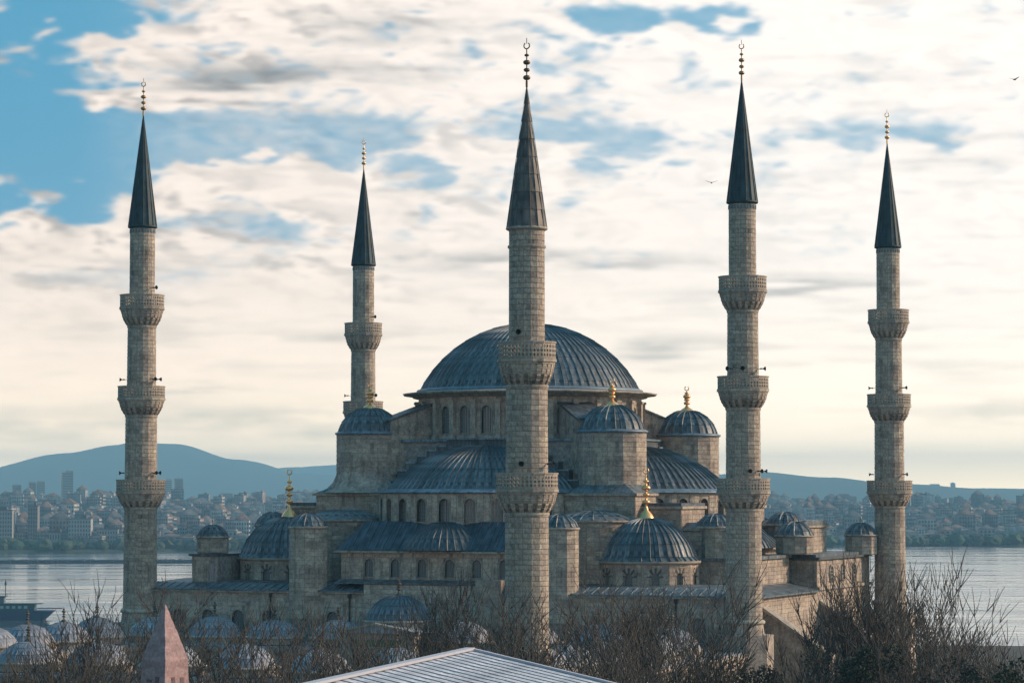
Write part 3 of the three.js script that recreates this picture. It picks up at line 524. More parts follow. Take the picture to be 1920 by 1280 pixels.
function corbel(n, rIn, rOut, y0, y1, deep) {                 // one tier of hanging niches: wedge-shaped drops with open gaps between them, over a set-back core
  const core = deep ? rIn - 0.12 : lerp(rIn, rOut, 0.5), l = [lathe([[core * 0.97, y0], [core, y0 + 0.02], [core + (rOut - core) * 0.3, y1 - 0.14], [rOut - 0.02, y1 - 0.08], [rOut, y1], [rOut * 0.9, y1]], 40)];
  const h = y1 - y0, w = 2 * Math.PI * rOut / n * (deep ? 0.5 : 0.72), d = rOut - core + 0.08;
  for (let i = 0; i < n; i++) {
    const s = new THREE.Shape([[core - 0.1, y1 - 0.02], [rOut + 0.03, y1 - 0.02], [rOut + 0.03, y1 - h * 0.4], [rOut - d * 0.45, y0 - (deep ? 0.1 : 0)], [core - 0.1, y0 - (deep ? 0.02 : 0)]].map(([x, y]) => new THREE.Vector2(x, y)));
    const g = new THREE.ExtrudeGeometry(s, { depth: w, bevelEnabled: false }); g.translate(0, 0, -w / 2); g.rotateY(-Math.PI / 2 + (i + 0.5) / n * 2 * Math.PI); l.push(metres(g));
  }
  return mg(l);
}
const hornGeo = mg([lathe([[0.05, 0], [0.07, 0.12], [0.12, 0.3], [0.3, 0.55], [0.33, 0.56], [0.1, 0.3]], 12).rotateX(Math.PI / 2), box(0.2, 0.2, 0.26, 0, 0, -0.1), box(0.08, 0.08, 0.8, 0, -0.02, -0.5)]);
function minaret(x, z, label, o) {
  const N = 16, m = thing('minaret', label, 'minaret', [x, 0, z], 0, 'minarets of the mosque'), mm = new Masonry(m, o.single, Math.round(900 + x * 7 + z));
  const top = o.balconies.length;
  put(m, 'plinth', mg([drum(8, 2.85, 0, 8.2), drum(16, 2.1, 8.2, 9.3, 1.98)]), stoneTints[2]);
  put(m, 'base_ring', lathe([[1.95, 9.25], [2.2, 9.35], [2.22, 9.6], [1.95, 9.75]], 32), trim);
  const zones = []; let y = 9.7; o.balconies.forEach((b) => { zones.push([y, b.y0, b.r0, b.r1]); y = b.y1 - 1.4; }); zones.push([y, o.coneY - 0.2, o.topR, o.topR * 0.985]);
  for (const [y0, y1, r0, r1] of zones) {
    const s = put(m, 'shaft', drum(N, r0 - 0.075, y0, y1, r1 - 0.075), mortar);
    mm.ngon(s, I4, N, r0 - 0.02, r1 - 0.02, y0, y1, (a) => Math.cos(a - 0.4) > -0.35, 0.45, 1);
  }
  o.balconies.forEach((b, bi) => {
    const g = grp(m, 'balcony'), R = b.R, ph = b.y1 - b.y0 > 3.35 ? 1.5 : 1.4, f = b.y1 - ph, w = 2 * R * Math.tan(Math.PI / N), geo = parapetPanel(w, ph - 0.1);
    put(g, 'floor', mg([drum(N, R + 0.08, f - 0.22, f), drum(N, R - 0.05, f - 0.42, f - 0.22)]), trim);
    for (let i = 0; i < N; i++) { const a = i / N * 2 * Math.PI; put(g, 'parapet_panel', geo, stoneTints[[0, 2, 1, 0, 4][(i * 7 + bi) % 5]], [Math.sin(a) * R, f, Math.cos(a) * R], a); }
    const tiers = 4, hgt = (f - 0.42 - b.y0) / tiers;
    for (let t = 0; t < tiers; t++) put(g, 'corbel_tier', corbel(t < 2 ? 18 : 26, lerp(b.r1, R - 0.12, [0, 0.42, 0.7, 0.87][t]), lerp(b.r1, R - 0.12, [0.42, 0.7, 0.87, 1][t]), b.y0 + t * hgt, b.y0 + (t + 1) * hgt, t < 2), stoneTints[[2, 0, 2, 0][t]]);
    put(g, 'neck_ring', lathe([[b.r1, b.y0 - 0.35], [b.r1 + 0.1, b.y0 - 0.28], [b.r1 + 0.1, b.y0 - 0.1], [b.r1, b.y0]], 32), trim);
    for (const a of b.horns ?? []) { const h = put(m, 'loudspeaker', hornGeo, blackMetal, [Math.sin(a) * (b.horn ?? 2.1), b.y1 + 0.75, Math.cos(a) * (b.horn ?? 2.1)], a); h.scale.setScalar(0.72); }
  });
  // conical cap
  const cr = o.topR + 0.16, ch = o.tipY - o.coneY, cone = grp(m, 'cone_roof', [0, o.coneY, 0]);
  put(m, 'cap_cornice', lathe([[o.topR - 0.02, o.coneY - 0.25], [cr + 0.08, o.coneY - 0.12], [cr + 0.1, o.coneY + 0.02], [cr, o.coneY + 0.12]], 32), o.brown ? trim : coneLead);
  if (o.brown) {
    for (let i = 0; i < 8; i++) { const a = i / 8, b = (i + 1) / 8; put(cone, 'lead_band', drum(N, cr * (1 - a) + 0.045, ch * a, ch * b + 0.02, Math.max(0.03, cr * (1 - b) - 0.015)), coneBrown[i % 3]); }
    put(m, 'stone_band', lathe([[o.topR, o.coneY - 1.75], [o.topR + 0.1, o.coneY - 1.68], [o.topR + 0.1, o.coneY - 1.5], [o.topR, o.coneY - 1.45]], 32), trim);
  } else {
    put(cone, 'cone_sheet', drum(N, cr, 0, ch, 0.05), coneLead);
    const nn = []; for (let i = 0; i < 24; i++) { const g = box(0.16, 0.42, 0.05, 0, -0.55, o.topR + 0.03); g.rotateY(i / 24 * 2 * Math.PI); nn.push(g); } put(cone, 'dentil_band', mg(nn), std([0.13, 0.19, 0.22]));
  }
  const rib = new THREE.BufferGeometry(); { const k = cr / Math.cos(Math.PI / N); const p = [[-0.05, 0, k], [0.05, 0, k], [0, 0, k + 0.07], [0, ch, 0.06]], a = []; for (const [i, j] of [[0, 2], [2, 1], [1, 0]]) a.push(...p[i], ...p[j], ...p[3]); rib.setAttribute('position', new THREE.Float32BufferAttribute(a, 3)); rib.computeVertexNormals(); metres(rib); }
  for (let i = 0; i < N; i++) put(cone, 'seam_rib', plain(rib), o.brown ? coneBrown[1] : coneLead, null, (i + 0.5) / N * 2 * Math.PI);
  const fh = o.topY - o.tipY; const fin = grp(m, 'finial', [0, o.tipY - 0.1, 0]);
  const bulbs = [[0.1, 0], [0.1, fh * 0.12]]; for (const [c, r] of [[0.2, 0.27], [0.36, 0.22], [0.52, 0.26], [0.67, 0.15]]) for (let i = 0; i <= 6; i++) { const t = i / 6 * Math.PI; bulbs.push([0.055 + r * Math.sin(t), fh * c - r * 0.8 * Math.cos(t)]); } bulbs.push([0.05, fh * 0.8], [0.0, fh * 0.81]);
  put(fin, 'bulb_rod', lathe(bulbs, 12), o.finial ?? bronze);
  const cg = new THREE.TorusGeometry(0.26, 0.055, 5, 16, Math.PI * 1.6); cg.rotateZ(Math.PI / 2 + Math.PI * 0.2); cg.translate(0, fh * 0.87, 0); put(fin, 'crescent', metres(mg([cg, box(0.05, 0.5, 0.05, 0, fh * 0.87 + 0.42, 0)])), o.finial ?? bronze);
  mm.done(); return m;
}
const three = (h1, h2, h3) => ({ topR: 1.42, coneY: 53.3, tipY: 66.2, topY: 70.4, single: 60, balconies: [
  { y0: 21.3, y1: 24.4, r0: 1.9, r1: 1.82, R: 2.72, horns: h3 }, { y0: 31.8, y1: 35.05, r0: 1.81, r1: 1.76, R: 2.62, horns: h2 }, { y0: 42.0, y1: 45.5, r0: 1.64, r1: 1.58, R: 2.46, horns: h1, horn: 1.9 }] });
minaret(-36, MINARET_V, 'three-balcony stone minaret rising in front of the broad hazy hill', three([1.3], [-1.2, 1.2, 1.6], [-1.3, 1.3, 1.6]));
minaret(-36, -MINARET_V, 'three-balcony minaret half hidden behind a ribbed turret beside the great dome', { ...three([1.2], [-1.1, 1.2], []), finial: gold });
minaret(36, MINARET_V, 'three-balcony minaret beside the corner dome, its base seen among portico domes', { ...three([], [-0.4, 0.3, 1.5], [0.6, 1.2, 1.7]), single: 300 });
minaret(36, -MINARET_V, 'three-balcony minaret behind bare treetops with open water beyond it', { ...three([], [-1.2, 1.3], [-1.4, 1.3]), finial: gold });
minaret(36, 89, 'two-balcony minaret with brown sheet cone standing in front of the great dome', { topR: 1.53, coneY: 45.4, tipY: 57.6, topY: 61.7, single: 300, brown: true, finial: std([0.16, 0.09, 0.05], { roughness: 0.5, metalness: 0.6 }), balconies: [
  { y0: 21.3, y1: 24.6, r0: 1.86, r1: 1.84, R: 2.62, horns: [0.2, 1.5] }, { y0: 32.1, y1: 35.7, r0: 1.80, r1: 1.76, R: 2.45, horns: [0.1] }] });

/* ------------------------------------------------------------------ courtyard arcade */
{
  const arc = thing('courtyard_arcade', 'low courtyard arcade roofed with a ring of small pale domes before the mosque', 'arcade');
  const am = new Masonry(arc, 120, 5), paleLead = [[0.45, 0.435, 0.465], [0.40, 0.39, 0.425], [0.50, 0.475, 0.49]].map((c) => std(c, { map: leadTex, roughness: 0.65, metalness: 0.1 }));
  const domeGeo = goresMerged(capProfile(2.95, 2.0, 8, 0), 24, 0.03, 0.02), finGeo = finialGeo(1.9, 0.42), neck = lathe([[3.1, -0.75], [3.1, -0.15], [3.3, -0.1], [3.3, 0.05], [2.95, 0.1]], 28);
  const bays = []; for (let i = -4; i <= 4; i++) { if (i) bays.push([i * 7.5, 36.5]); bays.push([i * 7.5, 86]); } for (let j = 1; j < 7; j++) { bays.push([-33, 36.5 + j * 7.07]); bays.push([33, 36.5 + j * 7.07]); }
  const r = rng(4), oldBronze = std([0.13, 0.10, 0.075], { roughness: 0.6, metalness: 0.5 });
  for (const [x, z] of bays) { const d = put(arc, 'dome', domeGeo, paleLead[Math.floor(r() * 3)], [x + (r() - 0.5) * 0.2, 7.2 + r() * 0.2, z], r() * 6); d.scale.set(0.97 + r() * 0.06, 0.92 + r() * 0.16, 0.97 + r() * 0.06); put(d, 'dome_drum', neck, trim); put(d, 'finial', finGeo, oldBronze, [0, 1.95, 0]); }
  // roof slabs round the court, cornices, arches on columns, outer walls
  const slab = put(arc, 'roof', mg([span(-37, 37, 6.1, 6.5, 32, 41), span(-37, 37, 6.1, 6.5, 81.6, 90.4), span(-37, -28.6, 6.1, 6.5, 41, 81.6), span(28.6, 37, 6.1, 6.5, 41, 81.6)]), paleLead[0]);
  put(slab, 'cornice', mg([span(-28.3, 28.3, 5.85, 6.3, 41, 41.35), span(-28.3, 28.3, 5.85, 6.3, 81.25, 81.6), span(-28.6, -28.25, 5.85, 6.3, 41.35, 81.25), span(28.25, 28.6, 5.85, 6.3, 41.35, 81.25), span(-37.3, 37.3, 5.85, 6.35, 90.4, 90.75), span(37, 37.35, 5.85, 6.35, 32, 90.4), span(-37.35, -37, 5.85, 6.35, 32, 90.4)]), trimDark);
  const arches = (len, n) => pierced(len, 5.9, 0.7, Array.from({ length: n }, (_, i) => [-len / 2 + (i + 0.5) * len / n, 0.02, len / n - 0.9, 5.0, 0.25]));
  const rowA = put(arc, 'arch_wall', arches(56.4, 7), stoneTints[1], [0, 0, 41]); put(arc, 'arch_wall', arches(56.4, 7), stoneTints[1], [0, 0, 82.2]); put(arc, 'arch_wall', arches(40, 6), stoneTints[1], [-28.5, 0, 61.3], Math.PI / 2); put(arc, 'arch_wall', arches(40, 6), stoneTints[1], [29.2, 0, 61.3], Math.PI / 2);
  const wallOut = put(arc, 'outer_wall', mg([span(-37, 37, 0, 6.1, 89.9, 90.4), span(36.4, 37, 0, 6.1, 32, 89.9), span(-37, -36.4, 0, 6.1, 32, 89.9)]), mortar);
  am.wall(wallOut, T4(0, 0, 90.4), -37, 37, 0.1, 5.8, [], 0.55, 1.2); am.wall(wallOut, T4(37, 0, 0, Math.PI / 2), -90.4, -32, 0.1, 5.8, [], 0.55, 1.2);
  // raised middle bay with its gabled portal
  const mid = grp(arc, 'portal_dome', [0, 0, 37]); put(mid, 'dome_drum', drum(16, 3.55, 6.4, 9.2), stoneTints[0]); put(mid, 'cornice', lathe([[3.5, 9.1], [3.85, 9.2], [3.9, 9.4], [3.5, 9.5]], 32), trimDark);
  put(mid, 'lead_gores', goresMerged([[3.75, 9.45]].concat(capProfile(3.5, 2.5, 8, 9.5)), 26, 0.07, 0.1), leadTints[4]); put(mid, 'finial', finialGeo(2.2, 0.5), oldBronze, [0, 11.9, 0]);
  const gate = grp(arc, 'portal'); put(gate, 'portal_block', pierced(8.6, 8.2, 1.5, [[0, 0.02, 4.2, 5.9, 0.3]]), stoneTints[1], [0, 0, 42.4]);
  const gs = new THREE.Shape([[-4.9, 0], [4.9, 0], [0, 0.95]].map(([x, y]) => new THREE.Vector2(x, y))), gg = new THREE.ExtrudeGeometry(gs, { depth: 5, bevelEnabled: false }); put(gate, 'gable_roof', metres(gg), paleLead[2], [0, 8.25, 37.9]);
  const cop = (q) => { const g = new THREE.BoxGeometry(5.1, 0.22, 0.5); g.rotateZ(q * -0.19); g.translate(q * 2.5, 8.75, 42.85); return metres(g); }; put(gate, 'gable_coping', mg([cop(-1), cop(1)]), trimDark);
  put(gate, 'inscription_panel', box(5.6, 0.75, 0.1, 0, 7.2, 42.45), std([0.07, 0.13, 0.06], { roughness: 0.6 })); put(gate, 'panel_frame', mg([box(6, 0.16, 0.16, 0, 7.66, 42.46), box(6, 0.16, 0.16, 0, 6.74, 42.46)]), std([0.36, 0.26, 0.22]));
  am.done();
}

/* ------------------------------------------------------------------ setting: ground, sea, far shore, hills */
const far = (r, f, y) => V3(EYE.x + RGT.x * r + FWD.x * f, y, EYE.z + RGT.z * r + FWD.z * f);   // r metres to the right of the terrace, f metres ahead of it
function sheet(nr, nf, rAt, fAt, hAt) {                      // a height field over (r, f)
  const P = [], U = [], I = [];
  for (let j = 0; j <= nf; j++) for (let i = 0; i <= nr; i++) { const f = fAt(j / nf), r = rAt(i / nr, f), p = far(r, f, hAt(r, f)); P.push(p.x, p.y, p.z); U.push(p.x, p.z); }
  for (let j = 0; j < nf; j++) for (let i = 0; i < nr; i++) { const a = j * (nr + 1) + i, b = a + 1, c = a + nr + 1, d = c + 1; I.push(a, b, d, a, d, c); }
  const g = new THREE.BufferGeometry(); g.setAttribute('position', new THREE.Float32BufferAttribute(P, 3)); g.setAttribute('uv', new THREE.Float32BufferAttribute(U, 2)); g.setIndex(I); g.computeVertexNormals(); return g;
}
structure('ground', sheet(40, 60, (t) => lerp(-420, 420, t), (t) => lerp(-120, 900, t), (r, f) => { const e = sstep(420, 760, f + Math.abs(r) * 0.12); return lerp(0, SEA - 3, e) + (fbm(r * 0.05 + 50, f * 0.05 + 50, 9, 3) - 0.5) * 0.5 * sstep(120, 200, Math.abs(f - 260)); }), std([0.075, 0.07, 0.055], { map: grainTex }));
const court = structure('paving', span(-28.2, 28.2, 0.3, 0.42, 41.2, 81.2), std([0.3, 0.285, 0.26], { map: stoneTex }));
{
  const waveTex = tex(1024, (x, y) => { const a = fbm(x * 9, y * 44, 201, 6, 9, 44), b = fbm(x * 60, y * 170, 211, 3, 60, 170); const v = a * 0.8 + b * 0.2; return [v, v, v]; }, false);
  const windTex = tex(512, (x, y) => { const a = fbm(x * 8, y * 46, 231, 5, 8, 46), v = 0.3 + 0.7 * sstep(0.34, 0.68, a); return [v, v, v]; }, false);   // gusts roughen the surface in long patches
  waveTex.repeat.set(1 / 1400, 1 / 1400); windTex.repeat.set(1 / 1100, 1 / 1100);
  const water = std([0.07, 0.10, 0.115], { roughness: 0.2, roughnessMap: windTex, bumpMap: waveTex, bumpScale: 1.0 });
  const g = new THREE.PlaneGeometry(9000, 9000); g.rotateX(-Math.PI / 2); const p = far(0, 2600, SEA); g.translate(p.x, SEA, p.z); const uv = g.attributes.uv, q = g.attributes.position; for (let i = 0; i < uv.count; i++) { const x = q.getX(i), z = q.getZ(i); uv.setXY(i, x * 0.92 - z * 0.39, x * 0.39 + z * 0.92); }
  structure('water', g, water);
}
const shoreAt = (r) => lerp(2590, 2890, Math.min(1, Math.max(0, (r + 480) / 1000)));
const townHeight = (r, f) => { const s = shoreAt(r), t = (f - s) / 2000; if (t < 0) return SEA - 6; const n = fbm(r * 0.004 + 20, f * 0.003 + 20, 31, 3) - 0.5; return SEA + 1.6 + lerp(35, 27, sstep(-500, 600, r)) * sstep(0, 0.95, t) * (0.92 + n * 0.35) - 9 * sstep(1.0, 1.6, t) + n * 6 * sstep(0.02, 0.2, t); };
structure('far_shore', sheet(60, 70, (t, f) => lerp(-1, 1, t) * (700 + f * 0.14), (t) => 2560 + 11500 * t * t, (r, f) => townHeight(r, f)), std([0.05, 0.065, 0.045], { map: grainTex }));
{
  const ridge = (name, pts, f0, f1, seed, rough, mat) => {     // pts: [r, crest height]
    const crest = (r) => { let i = 0; while (i < pts.length - 2 && r > pts[i + 1][0]) i++; const [a, ya] = pts[i], [b, yb] = pts[i + 1]; return lerp(ya, yb, sstep(a, b, r)); };
    structure(name, sheet(150, 26, (t) => lerp(pts[0][0], pts[pts.length - 1][0], t), (t) => lerp(f0, f1, t), (r, f) => { const t = (f - f0) / (f1 - f0), s = Math.sin(Math.min(1, t * 1.25) * Math.PI / 2) ** 1.3 * (t > 0.8 ? 1 - (t - 0.8) * 1.2 : 1); return -20 + (crest(r) + 20) * s + (fbm(r * 0.0022 + 9, f * 0.0022 + 5, seed, 5) - 0.5) * rough * s; }), mat);
  };
  const wood = std([0.05, 0.095, 0.07], { map: grainTex });
  ridge('hill', [[-4000, 10], [-3250, 40], [-2450, 100], [-1980, 205], [-1740, 248], [-1560, 244], [-1250, 168], [-950, 105], [-300, 50], [500, 20]], 10200, 13800, 301, 26, wood);
  ridge('hill', [[-2200, 20], [-1700, 90], [-1250, 170], [-900, 182], [-300, 130], [600, 80], [1500, 30]], 14200, 17000, 311, 22, wood);
  ridge('hill', [[300, 20], [700, 80], [850, 90], [1120, 72], [1330, 52], [1750, 32], [2300, 12]], 8600, 10400, 321, 16, wood);
  ridge('hill', [[900, 12], [1500, 48], [2100, 40], [2700, 26], [3300, 10]], 11200, 13000, 331, 16, wood);
}
scene.fog = new THREE.FogExp2(new THREE.Color(0.38, 0.74, 0.97), 0.0001);

/* ------------------------------------------------------------------ the town across the water */
{
  const r = rng(2024);
  const walls = [[0.42, 0.40, 0.38], [0.54, 0.52, 0.49], [0.33, 0.33, 0.34], [0.44, 0.36, 0.34], [0.62, 0.60, 0.57], [0.27, 0.28, 0.30]].map((c) => std(c, { map: grainTex }));
  const roofs = [[0.22, 0.135, 0.11], [0.19, 0.185, 0.185], [0.25, 0.165, 0.135], [0.14, 0.145, 0.155]].map((c) => std(c, { map: grainTex }));
  const glass = std([0.03, 0.05, 0.075], { roughness: 0.2 }), roofName = ['red tiled', 'grey', 'brown tiled', 'dark'], wallName = ['beige', 'pale', 'grey', 'pink', 'off-white', 'dark grey'];
  // unit shapes: footprint 1 x 1 standing on y = 0, height 1
  const bodyGeo = box(1, 1, 1, 0, 0.5, 0), flatRoof = box(1.03, 0.03, 1.03, 0, 1.0, 0), hipRoof = (() => { const g = new THREE.ConeGeometry(0.75, 0.26, 4, 1); g.rotateY(Math.PI / 4); g.translate(0, 1.13, 0); return metres(g); })(), tank = box(0.3, 0.09, 0.35, 0.14, 1.06, -0.1);
  const windowSet = (cols, rows) => { const l = []; for (let j = 0; j < rows; j++) for (let i = 0; i < cols; i++) for (const [ry, off] of [[0, 0.505], [Math.PI / 2, 0.505]]) { const g = new THREE.BoxGeometry(0.5 / cols, 0.5 / rows, 0.02); g.translate(-0.5 + (i + 0.5) / cols, (j + 0.55) / rows * 0.94, off); g.rotateY(ry); l.push(metres(g)); } return mg(l); };
  const sets = [windowSet(4, 4), windowSet(6, 6), windowSet(3, 5), windowSet(8, 9)];
  const all = [];
  for (let f = 2640; f < 4950; f += 26 + (f - 2600) * 0.012) for (let k = 0; k < 84; k++) {
    const rr = (r() * 2 - 1) * (0.205 * f), ff = f + (r() - 0.5) * 40; if (ff < shoreAt(rr) + 26) continue;
    if (fbm(rr * 0.006 + 70, ff * 0.006 + 70, 61, 3) < 0.30) continue;                     // wooded gaps
    const w = 9 + r() * 11, d = 9 + r() * 8, hgt = r() < 0.12 ? 20 + r() * 10 : 8 + r() * 9;
    all.push({ rr, ff, w, d, h: hgt * (ff > 4300 ? 0.8 : 1), y: townHeight(rr, ff) - 1, t: Math.floor(r() * walls.length), q: Math.floor(r() * roofs.length), hip: r() < 0.5, set: Math.floor(r() * 3), ry: PHI + (r() - 0.5) * 0.7 });
  }
  const inView = (b) => { const t = b.rr / b.ff; return (t > -0.185 && t < -0.06) || (t > 0.088 && t < 0.185); };   // not behind the mosque
  all.sort((a, b) => (inView(b) - inView(a)) || (a.ff / a.h ** 0.5 - b.ff / b.h ** 0.5));
  const rest = {};
  const placeM = (b) => { const p = far(b.rr, b.ff, b.y); return T4(p.x, p.y, p.z, b.ry).multiply(M4().makeScale(b.w, b.h, b.d)); };
  all.forEach((b, i) => {
    if (i < 280) {
      const p = far(b.rr, b.ff, b.y), t = thing('town_house', (b.h > 19 ? (b.w > 14 ? 'tall broad ' : 'tall slim ') : b.w > 15 ? 'broad ' : b.w < 11.5 ? 'narrow ' : '') + wallName[b.t] + (b.h > 19 ? ' block' : ' house') + (b.hip ? ' under a ' + roofName[b.q] + ' hipped roof' : ' with a ' + roofName[b.q] + ' flat roof') + (b.ff < shoreAt(b.rr) + 260 ? ' near the far quay' : ' across the water'), 'building', [p.x, p.y, p.z], b.ry, 'houses of the town across the water');
      t.scale.set(b.w, b.h, b.d); put(t, 'wall', bodyGeo, walls[b.t]); put(t, 'roof', b.hip ? hipRoof : flatRoof, roofs[b.q]); if (!b.hip) put(t, 'roof_hut', tank, walls[(b.t + 1) % walls.length]); put(t, 'windows', sets[b.h > 19 ? 1 : b.set], glass).userData.kind = 'stuff';
      return;
    }
    const m = placeM(b); (rest['w' + b.t] ??= []).push(bodyGeo.clone().applyMatrix4(m), ...(b.hip ? [] : [tank.clone().applyMatrix4(m)])); (rest['r' + b.q] ??= []).push((b.hip ? hipRoof : flatRoof).clone().applyMatrix4(m));
  });
  const town = tag(grp(scene, 'distant_town'), 'dense mass of small houses climbing the slope across the water', 'town', null, 'stuff');
  for (const k in rest) put(town, k[0] === 'w' ? 'house_walls' : 'house_roofs', mg(rest[k]), (k[0] === 'w' ? walls : roofs)[+k.slice(1)]).userData.kind = 'stuff';
  // larger blocks by the quay: every window column a part
  const slab = (rr, ff, w, h, d, mat, label, cols, rows, base = 0) => {
    const p = far(rr, ff, townHeight(rr, ff) + base), t = thing('quay_block', label, 'building', [p.x, p.y, p.z], PHI, 'large blocks along the far quay'); put(t, 'wall', box(w, h, d, 0, h / 2, 0), mat); put(t, 'roof', mg([box(w + 0.8, 0.7, d + 0.8, 0, h + 0.35, 0), box(w * 0.25, 3, d * 0.4, w * 0.15, h + 2, 0)]), roofs[1]);
    const col = mg(Array.from({ length: rows }, (_, j) => box(w / cols * 0.45, h / rows * 0.52, 0.3, 0, (j + 0.55) * h / rows * 0.96, d / 2 + 0.05)));
    for (let i = 0; i < cols; i++) put(t, 'window_column', col, glass, [-w / 2 + (i + 0.5) * w / cols, 0, 0]);
    return t;
  };
  slab(-478, 2640, 26, 36, 16, walls[1], 'broad pale block with close window columns on the far quay', 11, 9);
  slab(-448, 2650, 9, 40, 12, walls[2], 'narrow grey block standing between broad quay blocks', 4, 10);
  slab(-430, 2660, 22, 15, 14, walls[4], 'low off-white quay shed with tall bays', 9, 2);
  slab(-404, 2650, 21, 28, 14, walls[4], 'off-white quay block with a ribbed front', 8, 7);
  slab(-379, 2655, 20, 18, 13, walls[1], 'low pale quay block beside the ribbed block', 8, 4);
  slab(-341, 2690, 14, 16, 13, walls[3], 'small pink quay block seen past the stone shaft', 5, 4);
  slab(590, 2930, 18, 12, 12, walls[3], 'low pink quay house under the wooded slope', 5, 3);
  // towers on the skyline
  const tower = (rr, ff, w, h, mat, label, crown) => { const p = far(rr, ff, townHeight(rr, ff) - 2), t = thing('skyline_tower', label, 'tower', [p.x, p.y, p.z], PHI + 0.3, 'towers on the skyline'); put(t, 'wall', box(w, h, w * 0.8, 0, h / 2, 0), mat); put(t, 'floor_bands', mg(Array.from({ length: 14 }, (_, j) => box(w + 0.5, h / 40, w * 0.8 + 0.5, 0, (j + 0.5) * h / 14, 0))), glass).userData.kind = 'stuff'; put(t, 'crown', mg([box(w * crown, h * 0.05, w * 0.6, w * (1 - crown) / 2, h * 1.025, 0), box(0.8, h * 0.12, 0.8, 0, h * 1.05, 0)]), mat); };
  tower(-850, 5400, 21, 66, walls[2], 'tall grey tower standing alone on the skyline', 0.6);
  tower(-955, 5450, 16, 40, walls[2], 'short grey tower, first of three on the skyline', 1); tower(-925, 5450, 13, 45, walls[3], 'slim pink tower among three on the skyline', 1); tower(-905, 5430, 14, 47, walls[1], 'slim pale tower, tallest of three on the skyline', 1);
  tower(-655, 5380, 13, 52, walls[1], 'pale slim tower paired with a broader one', 0.7); tower(-637, 5400, 15, 53, walls[2], 'grey tower with flat crown, broader of a pair', 1);
  tower(-815, 5300, 20, 24, walls[5], 'squat dark block on the skyline', 1); tower(-800, 5250, 15, 26, walls[2], 'small grey block on the skyline', 0.8); tower(-540, 5350, 20, 22, walls[4], 'squat off-white block on the skyline ridge', 1); tower(-480, 5300, 17, 23, walls[0], 'squat beige block on the skyline ridge', 0.7);
  tower(622, 5300, 17, 30, walls[2], 'grey tower on the skyline beyond the gallery roof', 1); tower(640, 5320, 13, 26, walls[3], 'pink tower beside a grey one on the skyline', 0.8); tower(790, 5600, 16, 22, walls[0], 'beige block on the skyline over open water', 1); tower(525, 5200, 18, 20, walls[5], 'dark block on the skyline beyond the gallery roof', 1);
  tower(1495, 10000, 30, 62, walls[1], 'faint pale tower far beyond the town', 1); tower(1575, 10100, 14, 66, walls[1], 'faint slim tower far beyond the town', 1); tower(1820, 9800, 70, 34, walls[4], 'faint broad block far beyond the town', 0.5);
  // clumps of trees between the houses and along the quay
  const leaf = new THREE.IcosahedronGeometry(1, 1), n = 1500, trees = new THREE.InstancedMesh(leaf, std([0.035, 0.055, 0.035]), n), mt = M4(), cc = new THREE.Color();
  { const a = leaf.attributes.position; for (let i = 0; i < a.count; i++) { const k = 0.78 + hash2(Math.round(a.getX(i) * 50), Math.round(a.getY(i) * 50 + a.getZ(i) * 333), 5) * 0.45; a.setXYZ(i, a.getX(i) * k, a.getY(i) * k, a.getZ(i) * k); } leaf.computeVertexNormals(); }
  for (let i = 0; i < n; i++) { const quay = i < 420, ff0 = quay ? 0 : 2700 + r() ** 1.3 * 2250, rr = (r() * 2 - 1) * 0.2 * (quay ? 2800 : ff0), ff = quay ? shoreAt(rr) + 10 + r() * 26 : ff0, s = (quay ? 2.6 : 3.2) + r() * 3.4, p = far(rr, Math.max(ff, shoreAt(rr) + 8), 0); p.y = townHeight(rr, Math.max(ff, shoreAt(rr) + 8)) + s * 0.6; mt.compose(p, new THREE.Quaternion().setFromEuler(new THREE.Euler(r(), r() * 6, r())), V3(s * (1 + r() * 0.5), s, s * (1 + r() * 0.5))); trees.setMatrixAt(i, mt); trees.setColorAt(i, cc.setRGB(0.7 + r() * 0.6, 0.8 + r() * 0.5, 0.8 + r() * 0.6)); }
  trees.name = 'town_trees'; trees.castShadow = trees.receiveShadow = true; scene.add(tag(trees, 'dark tree clumps between the houses across the water', 'trees', null, 'stuff'));
  // breakwater
  const bw = []; const dir = far(-80, 2215, 0).sub(far(-560, 2160, 0)); for (let i = 0; i < 260; i++) { const t = i / 260, p = far(lerp(-560, -80, t), lerp(2160, 2215, t), 0), g = new THREE.DodecahedronGeometry(2.1 + r() * 0.9, 0); g.scale(1.3, 0.75, 1); g.rotateY(r() * 6); g.translate(p.x, SEA + 0.9 + r() * 0.4, p.z); bw.push(metres(g)); }
  const bwt = thing('breakwater', 'long low dark breakwater lying across the water', 'breakwater'); { const a = far(-560, 2160, 0), b = far(-80, 2215, 0), L = a.distanceTo(b), g = box(L, 2.6, 5, 0, SEA + 1.0, 0); g.rotateY(-Math.atan2(b.z - a.z, b.x - a.x)); g.translate((a.x + b.x) / 2, 0, (a.z + b.z) / 2); put(bwt, 'mole', g, std([0.05, 0.065, 0.08])); put(bwt, 'boulders', mg(bw), std([0.055, 0.07, 0.085])).userData.kind = 'stuff'; }
  // ferry at the near quay
  const p = far(-222, 1216, SEA), fer = thing('ferry', 'dark green and blue ferry lying beyond the small domes', 'ferry', [p.x, p.y, p.z], PHI + 0.06); fer.scale.setScalar(1.2);
  const teal = std([0.02, 0.075, 0.08], { roughness: 0.5 }), navy = std([0.015, 0.05, 0.10], { roughness: 0.5 }), hullS = new THREE.Shape([[-20, 0], [17, 0], [21, 3.4], [-21, 3.0]].map(([x, y]) => new THREE.Vector2(x, y)));
  put(fer, 'hull', metres(new THREE.ExtrudeGeometry(hullS, { depth: 8, bevelEnabled: true, bevelSize: 0.4, bevelThickness: 0.4, bevelSegments: 1 }).translate(0, 0, -4)), navy);
